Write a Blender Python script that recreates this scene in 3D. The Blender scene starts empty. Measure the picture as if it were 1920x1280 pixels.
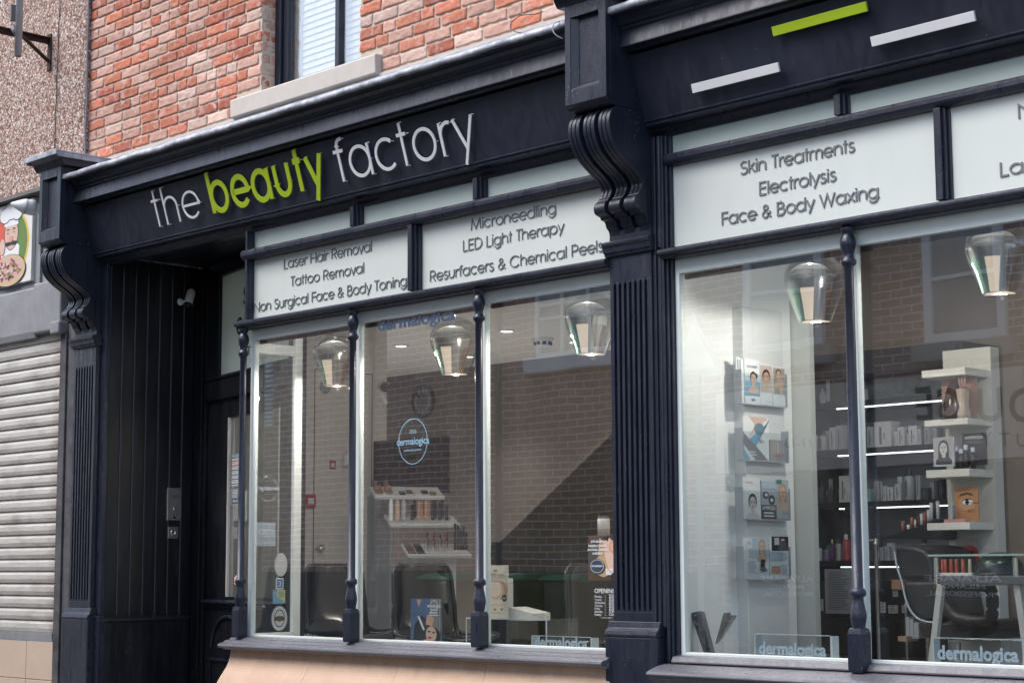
import bpy, bmesh, math, random
from mathutils import Vector, Matrix, noise
R_ = random.Random(7)
sc = bpy.context.scene
C = sc.collection
rad = math.radians

# ---------------------------------------------------------------- camera
FPX = 3378.93; CAM = Vector((0.0, -6.65, 1.15))
YAW, PITCH, ROLL = 0.8033748, 0.1243588, -0.0047184
_f = Vector((-math.sin(YAW)*math.cos(PITCH), math.cos(YAW)*math.cos(PITCH), math.sin(PITCH)))
_r = Vector((math.cos(YAW), math.sin(YAW), 0)); _u = _r.cross(_f)
RT = math.cos(ROLL)*_r + math.sin(ROLL)*_u
UPV = -math.sin(ROLL)*_r + math.cos(ROLL)*_u
cam = bpy.data.cameras.new('camera'); cam_o = bpy.data.objects.new('camera', cam); C.objects.link(cam_o)
cam.sensor_width = 36; cam.lens = FPX/1920*36; cam.clip_start = .05; cam.clip_end = 2000
M = Matrix((RT, UPV, -_f)).transposed().to_4x4(); M.translation = CAM
cam_o.matrix_world = M; sc.camera = cam_o

# ---------------------------------------------------------------- sky, sun, exposure
SUN_DIR = Vector((-.30, -.52, .80)).normalized()      # towards the sun
w = bpy.data.worlds.new('World'); sc.world = w; w.use_nodes = True
nt = w.node_tree; bg = nt.nodes['Background']
sky = nt.nodes.new('ShaderNodeTexSky'); sky.sky_type = 'NISHITA'; sky.sun_disc = False
sky.sun_elevation = math.asin(SUN_DIR.z); sky.sun_rotation = math.atan2(SUN_DIR.x, SUN_DIR.y)
sky.air_density = 1.0; sky.dust_density = 2.5; sky.ozone_density = 1.0
nt.links.new(sky.outputs[0], bg.inputs[0]); bg.inputs[1].default_value = 0.15
sl = bpy.data.lights.new('sun', 'SUN'); sl.energy = 1.4; sl.angle = rad(40); sl.color = (1.0, .985, .97)
so = bpy.data.objects.new('sun', sl); C.objects.link(so)
so.rotation_euler = (-SUN_DIR).to_track_quat('-Z', 'Y').to_euler()
sc.view_settings.view_transform = 'Standard'; sc.view_settings.look = 'None'
sc.view_settings.exposure = 1.05; sc.view_settings.gamma = 1.0
cy = sc.cycles
cy.use_denoising = True; cy.max_bounces = 10; cy.transparent_max_bounces = 32
cy.glossy_bounces = 5; cy.diffuse_bounces = 4; cy.sample_clamp_indirect = 6

# ---------------------------------------------------------------- authoring helpers
def ray(u, v): return _f*FPX + RT*(u-960) - UPV*(v-640)
def P(u, v, y):
    d = ray(u, v); return CAM + d*((y-CAM.y)/d.y)
def PX(u, v, x):
    d = ray(u, v); return CAM + d*((x-CAM.x)/d.x)
def PZ(u, v, z):
    d = ray(u, v); return CAM + d*((z-CAM.z)/d.z)

def box(bm, x0, x1, y0, y1, z0, z1, mi=0):
    v = [bm.verts.new(p) for p in ((x0,y0,z0),(x1,y0,z0),(x1,y1,z0),(x0,y1,z0),(x0,y0,z1),(x1,y0,z1),(x1,y1,z1),(x0,y1,z1))]
    fs = []
    for i in ((0,3,2,1),(4,5,6,7),(0,1,5,4),(1,2,6,5),(2,3,7,6),(3,0,4,7)):
        f = bm.faces.new([v[k] for k in i]); f.material_index = mi; fs.append(f)
    return fs
def extr(bm, pts, vec, mi=0, smooth=False):
    pts = [Vector(p) for p in pts]; vec = Vector(vec)
    a = [bm.verts.new(p) for p in pts]; b = [bm.verts.new(p+vec) for p in pts]
    n = len(a); fs = []
    fs.append(bm.faces.new(a[::-1])); fs.append(bm.faces.new(b))
    for i in range(n):
        f = bm.faces.new((a[i], a[(i+1) % n], b[(i+1) % n], b[i])); f.smooth = smooth; fs.append(f)
    for f in fs: f.material_index = mi
    return fs
def prism_x(bm, prof, x0, x1, mi=0): return extr(bm, [(x0, y, z) for y, z in prof], (x1-x0, 0, 0), mi)
def prism_y(bm, prof, y0, y1, mi=0): return extr(bm, [(x, y0, z) for x, z in prof], (0, y1-y0, 0), mi)
def prism_z(bm, prof, z0, z1, mi=0): return extr(bm, [(x, y, z0) for x, y in prof], (0, 0, z1-z0), mi)
def lathe(bm, prof, c=(0,0,0), n=28, mi=0, smooth=True, a0=0, a1=2*math.pi, axis=None):
    c = Vector(c); full = abs(a1-a0-2*math.pi) < 1e-6
    m = n if full else n+1
    if axis is None: ex, ey, ez = Vector((1,0,0)), Vector((0,1,0)), Vector((0,0,1))
    else:
        ez = Vector(axis).normalized(); ex = ez.orthogonal().normalized(); ey = ez.cross(ex)
    rings = []
    for r, z in prof:
        if r < 1e-6: rings.append([bm.verts.new(c+ez*z)])
        else: rings.append([bm.verts.new(c + ex*(r*math.cos(a0+(a1-a0)*k/n)) + ey*(r*math.sin(a0+(a1-a0)*k/n)) + ez*z) for k in range(m)])
    for A, B in zip(rings, rings[1:]):
        for k in range(n):
            k2 = (k+1) % m if full else k+1
            if len(A) == 1 and len(B) == 1: continue
            if len(A) == 1: f = bm.faces.new((A[0], B[k2], B[k]))
            elif len(B) == 1: f = bm.faces.new((A[k], A[k2], B[0]))
            else: f = bm.faces.new((A[k], A[k2], B[k2], B[k]))
            f.material_index = mi; f.smooth = smooth
def tube(bm, pts, r, n=8, mi=0, caps=True):
    pts = [Vector(p) for p in pts]; rings = []
    up = Vector((0,0,1))
    for i, p in enumerate(pts):
        d = (pts[min(i+1, len(pts)-1)] - pts[max(i-1, 0)]).normalized()
        a = d.cross(up)
        if a.length < .1: a = d.cross(Vector((0,1,0)))
        a.normalize(); b = d.cross(a)
        rr = r[i] if isinstance(r, (list, tuple)) else r
        rings.append([bm.verts.new(p + a*(rr*math.cos(2*math.pi*k/n)) + b*(rr*math.sin(2*math.pi*k/n))) for k in range(n)])
    for A, B in zip(rings, rings[1:]):
        for k in range(n):
            f = bm.faces.new((A[k], A[(k+1) % n], B[(k+1) % n], B[k])); f.smooth = True; f.material_index = mi
    if caps:
        for ring in (rings[0], rings[-1][::-1]):
            f = bm.faces.new(ring); f.material_index = mi
def BM(): return bmesh.new()

ORG = {}
def mesh_of(name, bm, mats, shift):
    bmesh.ops.recalc_face_normals(bm, faces=bm.faces[:])
    me = bpy.data.meshes.new(name); bm.to_mesh(me); bm.free()
    me.transform(Matrix.Translation(-shift))
    for m in (mats if isinstance(mats, (list, tuple)) else [mats]): me.materials.append(m)
    return me
def obj(name, bm, mats, parent, bevel=0, label=None, kind=None):
    """one mesh, part of parent; coordinates given in the world (parents have no rotation while building)"""
    org = ORG[parent.name]
    o = bpy.data.objects.new(name, mesh_of(name, bm, mats, org)); C.objects.link(o); o.parent = parent
    ORG[o.name] = org
    if bevel: bev(o, bevel)
    if label: o['label'] = label
    if kind: o['kind'] = kind
    return o
def bev(o, wdt, seg=2):
    b = o.modifiers.new('edge', 'BEVEL'); b.width = wdt; b.segments = seg; b.limit_method = 'ANGLE'; b.angle_limit = rad(35)
def thing(name, label, cat, loc=(0,0,0), group=None):
    o = bpy.data.objects.new(name, None); C.objects.link(o); o.location = loc; o.empty_display_size = .1
    o['label'] = label; o['category'] = cat
    if group: o['group'] = group
    ORG[o.name] = Vector(loc); return o
def solo(name, label, cat, bm, mats, group=None, bevel=0, kind=None):
    xs = [v.co for v in bm.verts]
    base = Vector(((min(p.x for p in xs)+max(p.x for p in xs))/2, (min(p.y for p in xs)+max(p.y for p in xs))/2, min(p.z for p in xs)))
    o = bpy.data.objects.new(name, mesh_of(name, bm, mats, base)); C.objects.link(o); o.location = base
    ORG[o.name] = base
    if kind: o['kind'] = kind
    else: o['label'] = label; o['category'] = cat
    if group: o['group'] = group
    if bevel: bev(o, bevel)
    return o
def dup(root, loc, label):
    r = root.copy(); C.objects.link(r); r.location = loc; r['label'] = label
    for ch in list(root.children):
        c = ch.copy(); C.objects.link(c); c.parent = r
        for g in list(ch.children):
            d = g.copy(); C.objects.link(d); d.parent = c
    return r

# ---------------------------------------------------------------- materials
class NT:
    def __init__(s, name):
        s.m = bpy.data.materials.new(name); s.m.use_nodes = True
        s.t = s.m.node_tree; s.b = s.t.nodes['Principled BSDF']; s.out = s.t.nodes['Material Output']
        s.co = s.t.nodes.new('ShaderNodeTexCoord').outputs['Object']
    def n(s, ty, **kw):
        k = s.t.nodes.new('ShaderNode'+ty)
        for a, v in kw.items():
            if a.startswith('i_'): k.inputs[a[2:].replace('_', ' ')].default_value = v
            else: setattr(k, a, v)
        return k
    def l(s, a, b): s.t.links.new(a, b)
    def scaled(s, sx, sy, sz):
        m = s.n('Mapping'); m.inputs['Scale'].default_value = (sx, sy, sz); s.l(s.co, m.inputs[0]); return m.outputs[0]
    def noise(s, scale, vec=None, detail=4, rough=.55, dist=0):
        k = s.n('TexNoise'); k.inputs['Scale'].default_value = scale; k.inputs['Detail'].default_value = detail
        k.inputs['Roughness'].default_value = rough; k.inputs['Distortion'].default_value = dist
        s.l(vec or s.co, k.inputs['Vector']); return k.outputs['Fac']
    def ramp(s, fac, stops, interp='LINEAR'):
        k = s.n('ValToRGB'); k.color_ramp.interpolation = interp
        el = k.color_ramp.elements
        while len(el) < len(stops): el.new(.5)
        for e, (p, c) in zip(el, stops): e.position = p; e.color = (*c, 1) if not isinstance(c, (int, float)) else (c, c, c, 1)
        s.l(fac, k.inputs[0]); return k.outputs[0]
    def mix(s, fac, a, b, mode='MIX'):
        k = s.n('Mix', data_type='RGBA', blend_type=mode)
        for i, x in ((0, fac), (6, a), (7, b)):
            if isinstance(x, (int, float)): k.inputs[i].default_value = x
            elif isinstance(x, tuple): k.inputs[i].default_value = (*x, 1)
            else: s.l(x, k.inputs[i])
        return k.outputs[2]
    def math(s, op, a, b=0):
        k = s.n('Math', operation=op)
        for i, x in enumerate((a, b)):
            if isinstance(x, (int, float)): k.inputs[i].default_value = x
            else: s.l(x, k.inputs[i])
        return k.outputs[0]
    def bump(s, h, dist=.01, strength=.5, nrm=None):
        k = s.n('Bump'); k.inputs['Strength'].default_value = strength; k.inputs['Distance'].default_value = dist
        s.l(h, k.inputs['Height'])
        if nrm: s.l(nrm, k.inputs['Normal'])
        s.l(k.outputs[0], s.b.inputs['Normal']); return k.outputs[0]
    def set(s, col=None, rough=None, metal=None, spec=None, **kw):
        for nm, x in (('Base Color', col), ('Roughness', rough), ('Metallic', metal), ('Specular IOR Level', spec)):
            if x is None: continue
            if isinstance(x, tuple): s.b.inputs[nm].default_value = (*x, 1)
            elif isinstance(x, (int, float)): s.b.inputs[nm].default_value = x
            else: s.l(x, s.b.inputs[nm])
        return s.m
_pl = {}
def plain(col, rough=.5, metal=0, spec=.5, var=.08):
    key = (tuple(round(c, 3) for c in col), rough, metal, spec)
    if key in _pl: return _pl[key]
    a = NT('paint_'+str(len(_pl)))
    k = a.noise(9, detail=5)
    c = a.mix(a.math('MULTIPLY', k, 1.0), tuple(x*(1-var) for x in col), tuple(min(1, x*(1+var)) for x in col))
    a.set(c, rough, metal, spec); _pl[key] = a.m; return a.m
def emit(col, s):
    a = NT('lit'); a.b.inputs['Base Color'].default_value = (*col, 1)
    a.b.inputs['Emission Color'].default_value = (*col, 1); a.b.inputs['Emission Strength'].default_value = s
    return a.m

def navy_paint(name, wear=.5, base=(.0125, .0155, .0275), rough=.34):
    a = NT(name)
    big = a.noise(2.2, detail=3); brush = a.noise(26, a.scaled(1, 1, .22), 5)
    fine = a.noise(160, detail=3)
    c = a.mix(a.ramp(big, [(.3, 0), (.75, 1)]), base, tuple(x*1.45 for x in base))
    dust = a.ramp(a.noise(6, a.scaled(1, 1, .18), 7, .7), [(.5, 0), (.8, .42)])
    c = a.mix(dust, c, (.055, .058, .07))
    chips = a.ramp(a.noise(120, a.scaled(1, 1, .5), 3, .5), [(.71-.04*wear, 0), (.73-.04*wear, 1)])
    zone = a.ramp(a.noise(5, detail=5), [(.52, 0), (.7, .8)])
    c = a.mix(a.math('MULTIPLY', chips, zone), c, (.36, .37, .4))
    r = a.ramp(brush, [(.25, rough-.13), (.8, rough+.16)])
    h = a.math('ADD', a.math('MULTIPLY', brush, .8), a.math('MULTIPLY', fine, .25*wear))
    a.bump(h, .004+.004*wear, .35+.25*wear)
    return a.set(c, r, 0, .5)
NAVY = navy_paint('navy_gloss_paint', .4)
NAVYW = navy_paint('weathered_navy_paint', 1.1)
NAVYF = navy_paint('navy_fascia_paint', .15, (.0115, .0145, .0275), .5)
BLACKT = navy_paint('black_boarding_paint', .3, (.0052, .0056, .0085), .42)

def brick_mat():
    a = NT('handmade_brick')
    at = a.n('Attribute', attribute_name='Col'); col = at.outputs['Color']
    n1 = a.noise(22, detail=6, rough=.65); n2 = a.noise(70, detail=4)
    c = a.mix(a.ramp(n1, [(.25, 0), (.8, 1)]), a.mix(.10, col, (.42, .17, .11)), a.mix(.25, col, (.74, .50, .41)))
    lime = a.ramp(a.noise(13, detail=7, rough=.7, dist=.6), [(.52, 0), (.66, .75)])
    c = a.mix(lime, c, (.60, .47, .42))
    pits = a.ramp(a.noise(48, detail=3), [(.30, 1), (.37, 0)])
    c = a.mix(a.math('MULTIPLY', pits, .55), c, (.16, .06, .045))
    c = a.mix(a.ramp(a.noise(1.7, a.scaled(1, 1, .7), 5), [(.45, 0), (.8, .32)]), c, (.30, .19, .15))
    a.bump(a.math('ADD', n1, a.math('MULTIPLY', n2, .5)), .010, .6)
    return a.set(c, .9, 0, .2)
BRICK = brick_mat()
def mortar_mat():
    a = NT('lime_mortar'); k = a.noise(60, detail=6); b = a.noise(3)
    c = a.mix(k, (.50, .42, .33), (.64, .56, .47)); c = a.mix(a.ramp(b, [(.4, 0), (.7, .4)]), c, (.44, .39, .34))
    a.bump(k, .006, .6); return a.set(c, .95, 0, .1)
MORTAR = mortar_mat()
def pebble_mat():
    a = NT('pebbledash')
    v = a.n('TexVoronoi'); v.inputs['Scale'].default_value = 78; a.l(a.co, v.inputs['Vector'])
    sep = a.n('SeparateColor'); a.l(v.outputs['Color'], sep.inputs[0])
    c = a.ramp(sep.outputs[0], [(0, (.13, .065, .045)), (.2, (.30, .165, .12)), (.42, (.44, .29, .235)), (.62, (.52, .40, .345)), (.79, (.66, .58, .53)), (.92, (.80, .75, .71))], 'CONSTANT')
    gap = a.ramp(v.outputs['Distance'], [(.5, 0), (.9, .8)])
    c = a.mix(gap, c, (.13, .10, .085))
    st = a.ramp(a.noise(1.3, a.scaled(1, 1, .35), 5), [(.4, 0), (.8, .35)])
    c = a.mix(st, c, (.30, .23, .19))
    a.bump(a.math('SUBTRACT', 1, v.outputs['Distance']), .006, .45)
    return a.set(c, .85, 0, .25)
PEBBLE = pebble_mat()
def lead_mat():
    a = NT('lead_sheet'); k = a.noise(13, a.scaled(1, 1, .6), 7, .7); f = a.noise(45, detail=4)
    c = a.ramp(k, [(.3, (.17, .185, .22)), (.5, (.34, .36, .40)), (.66, (.54, .555, .585))])
    a.bump(a.math('ADD', k, a.math('MULTIPLY', f, .3)), .01, .5); return a.set(c, .55, .25, .5)
LEAD = lead_mat()
def stone_mat(name, col, dark, sc_=14):
    a = NT(name); k = a.noise(sc_, detail=7, rough=.65); b = a.noise(2.2, detail=4)
    c = a.mix(a.ramp(k, [(.35, .35), (.7, 0)]), col, dark); c = a.mix(a.ramp(b, [(.45, 0), (.8, .3)]), c, dark)
    a.bump(k, .004, .4); return a.set(c, .8, 0, .25)
SILLSTONE = stone_mat('painted_stone', (.56, .52, .475), (.42, .38, .34))
def peach_mat():
    a = NT('peach_painted_stone'); k = a.noise(7, detail=7, rough=.65); st = a.noise(9, a.scaled(1, 1, .3), 7, .7)
    c = a.mix(a.ramp(k, [(.35, .4), (.7, 0)]), (.60, .43, .32), (.44, .29, .20))
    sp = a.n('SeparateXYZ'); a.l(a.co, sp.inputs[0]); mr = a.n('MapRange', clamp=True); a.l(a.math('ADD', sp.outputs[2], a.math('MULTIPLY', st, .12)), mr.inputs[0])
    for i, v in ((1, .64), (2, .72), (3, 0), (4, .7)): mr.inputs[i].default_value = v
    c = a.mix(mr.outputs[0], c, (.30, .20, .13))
    c = a.mix(a.ramp(a.noise(38, detail=4), [(.69, 0), (.73, .7)]), c, (.22, .15, .10))
    c = a.mix(a.ramp(st, [(.52, 0), (.8, .4)]), c, (.40, .30, .23)); a.bump(k, .004, .4); return a.set(c, .75, 0, .3)
PEACH = peach_mat()
BEIGETILE = stone_mat('beige_stone_tile', (.55, .44, .35), (.42, .32, .25), 7)
CONCRETE = stone_mat('weathered_concrete', (.30, .31, .33), (.09, .09, .10), 5)
DARKJAMB = stone_mat('streaked_dark_render', (.045, .045, .052), (.20, .20, .21), 9)
def shutter_mat():
    a = NT('galvanised_shutter')
    k = a.noise(5, a.scaled(.6, 1, 6), 6, .7); s = a.noise(2.0, a.scaled(1, 1, .8), 4)
    c = a.mix(a.ramp(k, [(.35, 0), (.75, 1)]), (.42, .40, .365), (.58, .56, .525))
    rust = a.ramp(a.noise(16, a.scaled(.35, 1, 2.0), 7, .7), [(.60, 0), (.71, .8)])
    c = a.mix(a.math('MULTIPLY', rust, a.ramp(s, [(.35, .25), (.6, 1)])), c, (.30, .14, .06))
    grime = a.ramp(a.noise(7, a.scaled(.5, 1, 1.2), 6), [(.5, 0), (.8, .6)])
    c = a.mix(grime, c, (.17, .13, .105))
    sp = a.n('SeparateXYZ'); a.l(a.co, sp.inputs[0]); edge = a.ramp(a.math('ADD', sp.outputs[0], a.math('MULTIPLY', a.noise(5, a.scaled(1, 1, 1.4), 6, .7), .5)), [(.93, 0), (1.0, .75)]) if False else a.math('MULTIPLY', a.n('MapRange', clamp=True).outputs[0], 1)
    mr = edge.node.inputs[0].links[0].from_node; a.l(a.math('ADD', sp.outputs[0], a.math('MULTIPLY', a.noise(9, a.scaled(.7, 1, 1.6), 6, .7), .5)), mr.inputs[0]); mr.inputs[1].default_value = 1.12; mr.inputs[2].default_value = 1.32; mr.inputs[3].default_value = 0; mr.inputs[4].default_value = .7
    c = a.mix(edge, c, (.20, .135, .10))
    return a.set(c, .5, .35, .5)
SHUTTER = shutter_mat()
def frosted(name, col):
    a = NT(name); k = a.noise(1.3, a.scaled(1, 1, 1), 3)
    c = a.mix(k, tuple(x*.90 for x in col), tuple(min(1, x*1.06) for x in col))
    c = a.mix(a.ramp(a.noise(6, a.scaled(1.6, 1, .25), 6, .65), [(.5, 0), (.85, .22)]), c, tuple(x*.72 for x in col))
    a.bump(a.noise(2.2, detail=1), .004, .2)
    a.b.inputs['Coat Weight'].default_value = .6; a.b.inputs['Coat Roughness'].default_value = .03
    return a.set(c, .45, 0, .4)
FROST = frosted('frosted_film_glass', (.61, .65, .615))
FROST2 = frosted('grey_frosted_glass', (.40, .47, .44))  # darker, greyer frosting for the small upper panes
def translucent(name, col):
    a = NT(name); a.t.nodes.remove(a.b); d = a.n('BsdfDiffuse'); t = a.n('BsdfTranslucent'); g = a.n('BsdfGlossy'); m = a.n('MixShader'); m2 = a.n('MixShader')
    d.inputs[0].default_value = (*col, 1); t.inputs[0].default_value = (*col, 1); g.inputs['Roughness'].default_value = .1; m.inputs[0].default_value = .6; m2.inputs[0].default_value = .06
    a.l(d.outputs[0], m.inputs[1]); a.l(t.outputs[0], m.inputs[2]); a.l(m.outputs[0], m2.inputs[1]); a.l(g.outputs[0], m2.inputs[2]); a.l(m2.outputs[0], a.out.inputs[0]); return a.m
FROSTT = translucent('backlit_frosted_glass', (.80, .88, .85))
def glass(name, tint=(.97, .985, .975), f0=.055, boost=1.0, wave=.35, rough=0.0):
    a = NT(name); t = a.t; t.nodes.remove(a.b)
    lw = a.n('LayerWeight'); lw.inputs['Blend'].default_value = .5
    p = a.math('POWER', lw.outputs['Facing'], 4.0)
    fac = a.math('MULTIPLY', a.math('ADD', a.math('MULTIPLY', p, .9), f0), boost)
    tr = a.n('BsdfTransparent'); tr.inputs[0].default_value = (*tint, 1)
    gl = a.n('BsdfGlossy'); gl.inputs['Roughness'].default_value = rough; gl.inputs[0].default_value = (1, 1, 1, 1)
    if wave:
        b = a.n('Bump'); b.inputs['Strength'].default_value = wave; b.inputs['Distance'].default_value = .003
        a.l(a.noise(1.6, detail=1), b.inputs['Height']); a.l(b.outputs[0], gl.inputs['Normal'])
    mx = a.n('MixShader'); a.l(fac, mx.inputs[0]); a.l(tr.outputs[0], mx.inputs[1]); a.l(gl.outputs[0], mx.inputs[2])
    if wave:                                             # dust film and smears on the pane, plus haze put in to lift blacks
        df = a.n('BsdfDiffuse'); df.inputs[0].default_value = (.6, .6, .6, 1); m2 = a.n('MixShader')
        sm = a.ramp(a.noise(5, a.scaled(1, 1, .5), 7, .7), [(.45, .003), (.8, .022)]); a.l(sm, m2.inputs[0])
        a.l(mx.outputs[0], m2.inputs[1]); a.l(df.outputs[0], m2.inputs[2]); mx = m2
    a.l(mx.outputs[0], a.out.inputs[0]); return a.m
GLASS = glass('window_glass', boost=2.4)
ACRYLIC = glass('clear_acrylic', (.93, .955, .965), .05, 1.0, 0, .05)
SMOKE = glass('smoked_pendant_glass', (.74, .74, .73), .07, 1.7, 0, .01)
SMOKEBLACK = glass('smoked_black_plastic', (.12, .125, .13), .09, 1.5, 0, .05)
PALEGLASS = glass('pale_green_glass', (.80, .90, .87), .07, 1.2, 0, .02)
SILVER = plain((.80, .79, .78), .22, .9); CHROME = plain((.78, .78, .80), .06, 1.0); STEEL = plain((.52, .51, .52), .32, .9); PALEMETAL = plain((.60, .58, .54), .25, .8)
WHITE = plain((.78, .80, .795), .45); WHITEW = plain((.68, .70, .69), .6); OFFWHITE = plain((.62, .60, .56), .6)
WHITEG = plain((.64, .69, .665), .5)
LETTER = plain((.74, .73, .74), .4); LIME = plain((.40, .53, .018), .4); GREYLET = plain((.15, .165, .17), .6)
BLACK = plain((.012, .012, .013), .35); SATIN = plain((.016, .016, .018), .5); DGREY = plain((.045, .048, .055), .6)
MGREY = plain((.16, .165, .175), .6); INKL = plain((.01, .01, .012), .5)
BLUEFILM = plain((.09, .14, .22), .5); CYANFILM = plain((.24, .40, .50), .5); WFILM = plain((.72, .74, .75), .5)
GREYFILM = plain((.42, .46, .52), .5); PALEBLUE = plain((.42, .52, .62), .45)
SKIN = plain((.55, .33, .23), .5); SKINP = plain((.62, .43, .34), .5); SKING = plain((.55, .53, .53), .5)
HAIR = plain((.018, .013, .011), .5); BLONDE = plain((.45, .30, .17), .5); LIPS = plain((.33, .06, .06), .5)
GREEN = plain((.06, .26, .12), .45); TEAL = plain((.03, .19, .19), .5); RED = plain((.40, .025, .02), .45)
RUST = stone_mat('rusty_iron', (.045, .03, .028), (.13, .055, .03), 20)
GALV = stone_mat('galvanised_tube', (.44, .44, .44), (.28, .26, .25), 10)
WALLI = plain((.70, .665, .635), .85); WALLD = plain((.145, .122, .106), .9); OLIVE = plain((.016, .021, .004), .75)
CEIL = plain((.72, .72, .71), .9); FLOORI = plain((.34, .32, .30), .3); BROWNB = plain((.055, .03, .025), .5)
DISP = plain((.60, .61, .62), .5); PANELG = plain((.42, .44, .45), .5)

# ---------------------------------------------------------------- lettering
def arc(cx, cy, rx, ry, a0, a1, n=14):
    return [(cx+rx*math.cos(rad(a0+(a1-a0)*k/n)), cy+ry*math.sin(rad(a0+(a1-a0)*k/n))) for k in range(n+1)]
def circ(cx, cy, r): return arc(cx, cy, r, r, 0, 360, 30)
G = {
 'a': (.62, [circ(.29, .27, .25), [(.54, .54), (.54, 0)]]),
 'b': (.64, [[(.06, .74), (.06, 0)], circ(.33, .27, .25)]),
 'c': (.55, [arc(.29, .27, .25, .25, 48, 312, 24)]),
 'd': (.62, [circ(.29, .27, .25), [(.54, .74), (.54, 0)]]),
 'e': (.58, [[(.04, .27), (.54, .27)] + arc(.29, .27, .25, .25, 0, 318, 28)]),
 'f': (.29, [[(.12, 0), (.12, .6)] + arc(.235, .6, .115, .12, 180, 75, 8), [(0, .52), (.25, .52)]]),
 'g': (.62, [circ(.29, .27, .25), [(.54, .54), (.54, .03)] + arc(.30, .03, .24, .24, 0, -150, 14)]),
 'h': (.54, [[(.06, .74), (.06, 0)], [(.06, .3)] + arc(.26, .32, .2, .2, 180, 0, 16) + [(.46, 0)]]),
 'i': (.16, [[(.07, .54), (.07, 0)], [(.07, .735), (.07, .65)]]),
 'k': (.45, [[(.06, .74), (.06, 0)], [(.38, .54), (.075, .235)], [(.17, .33), (.41, 0)]]),
 'l': (.15, [[(.07, .74), (.07, 0)]]),
 'm': (.82, [[(.06, .54), (.06, 0)], [(.06, .3)] + arc(.23, .35, .17, .17, 180, 0, 14) + [(.40, 0)], [(.40, .3)] + arc(.57, .35, .17, .17, 180, 0, 14) + [(.74, 0)]]),
 'n': (.54, [[(.06, .54), (.06, 0)], [(.06, .3)] + arc(.26, .32, .2, .2, 180, 0, 16) + [(.46, 0)]]),
 'o': (.60, [circ(.30, .27, .25)]),
 'p': (.64, [[(.06, .54), (.06, -.2)], circ(.33, .27, .25)]),
 'r': (.31, [[(.06, .54), (.06, 0)], [(.06, .3)] + arc(.24, .32, .18, .2, 180, 70, 10)]),
 's': (.40, [arc(.20, .41, .13, .125, 40, 255, 14) + arc(.19, .145, .155, .135, 78, -145, 16)]),
 't': (.28, [[(.13, .72), (.13, 0)], [(.02, .52), (.24, .52)]]),
 'u': (.54, [[(.06, .54), (.06, .22)] + arc(.26, .22, .2, .2, 180, 360, 16) + [(.46, .54)], ]),
 'v': (.46, [[(.02, .54), (.23, .0), (.44, .54)]]),
 'x': (.46, [[(.03, .54), (.42, 0)], [(.42, .54), (.03, 0)]]),
 'y': (.46, [[(.02, .54), (.245, .02)], [(.45, .54), (.14, -.21)]]),
 'B': (.55, [[(.07, .39), (.07, 0), (.28, 0)] + arc(.28, .195, .2, .195, -90, 90, 14) + [(.07, .39)], [(.07, .39), (.07, .72), (.26, .72)] + arc(.26, .555, .165, .165, 90, -90, 12) + [(.2, .39)]]),
 'C': (.78, [arc(.41, .36, .36, .36, 42, 318, 28)]),
 'D': (.66, [[(.07, 0), (.07, .72), (.25, .72)] + arc(.25, .36, .35, .36, 90, -90, 22) + [(.07, 0)]]),
 'E': (.50, [[(.44, .72), (.07, .72), (.07, 0), (.44, 0)], [(.07, .39), (.42, .39)]]),
 'F': (.46, [[(.42, .72), (.07, .72), (.07, 0)], [(.07, .39), (.40, .39)]]),
 'H': (.66, [[(.07, .72), (.07, 0)], [(.57, .72), (.57, 0)], [(.07, .39), (.57, .39)]]),
 'L': (.44, [[(.07, .72), (.07, 0), (.40, 0)]]),
 'M': (.86, [[(.06, 0), (.14, .72), (.42, .06), (.70, .72), (.78, 0)]]),
 'N': (.72, [[(.07, 0), (.07, .72), (.63, 0), (.63, .72)]]),
 'P': (.54, [[(.07, 0), (.07, .72), (.28, .72)] + arc(.28, .53, .19, .19, 90, -90, 12) + [(.07, .34)]]),
 'R': (.56, [[(.07, 0), (.07, .72), (.28, .72)] + arc(.28, .53, .19, .19, 90, -90, 12) + [(.07, .34)], [(.24, .34), (.48, 0)]]),
 'S': (.50, [arc(.25, .54, .17, .17, 35, 250, 16) + arc(.24, .19, .20, .19, 75, -150, 18)]),
 'T': (.44, [[(.02, .72), (.42, .72)], [(.22, .72), (.22, 0)]]),
 'W': (.92, [[(.03, .72), (.25, .02), (.45, .68), (.65, .02), (.87, .72)]]),
 '&': (.62, [[(.56, 0), (.17, .47)] + arc(.26, .57, .12, .14, 215, -30, 14) + [(.12, .30)] + arc(.24, .17, .17, .165, 150, 300, 14) + [(.40, .12), (.54, .33)]]),
 ' ': (.28, []),
}
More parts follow.
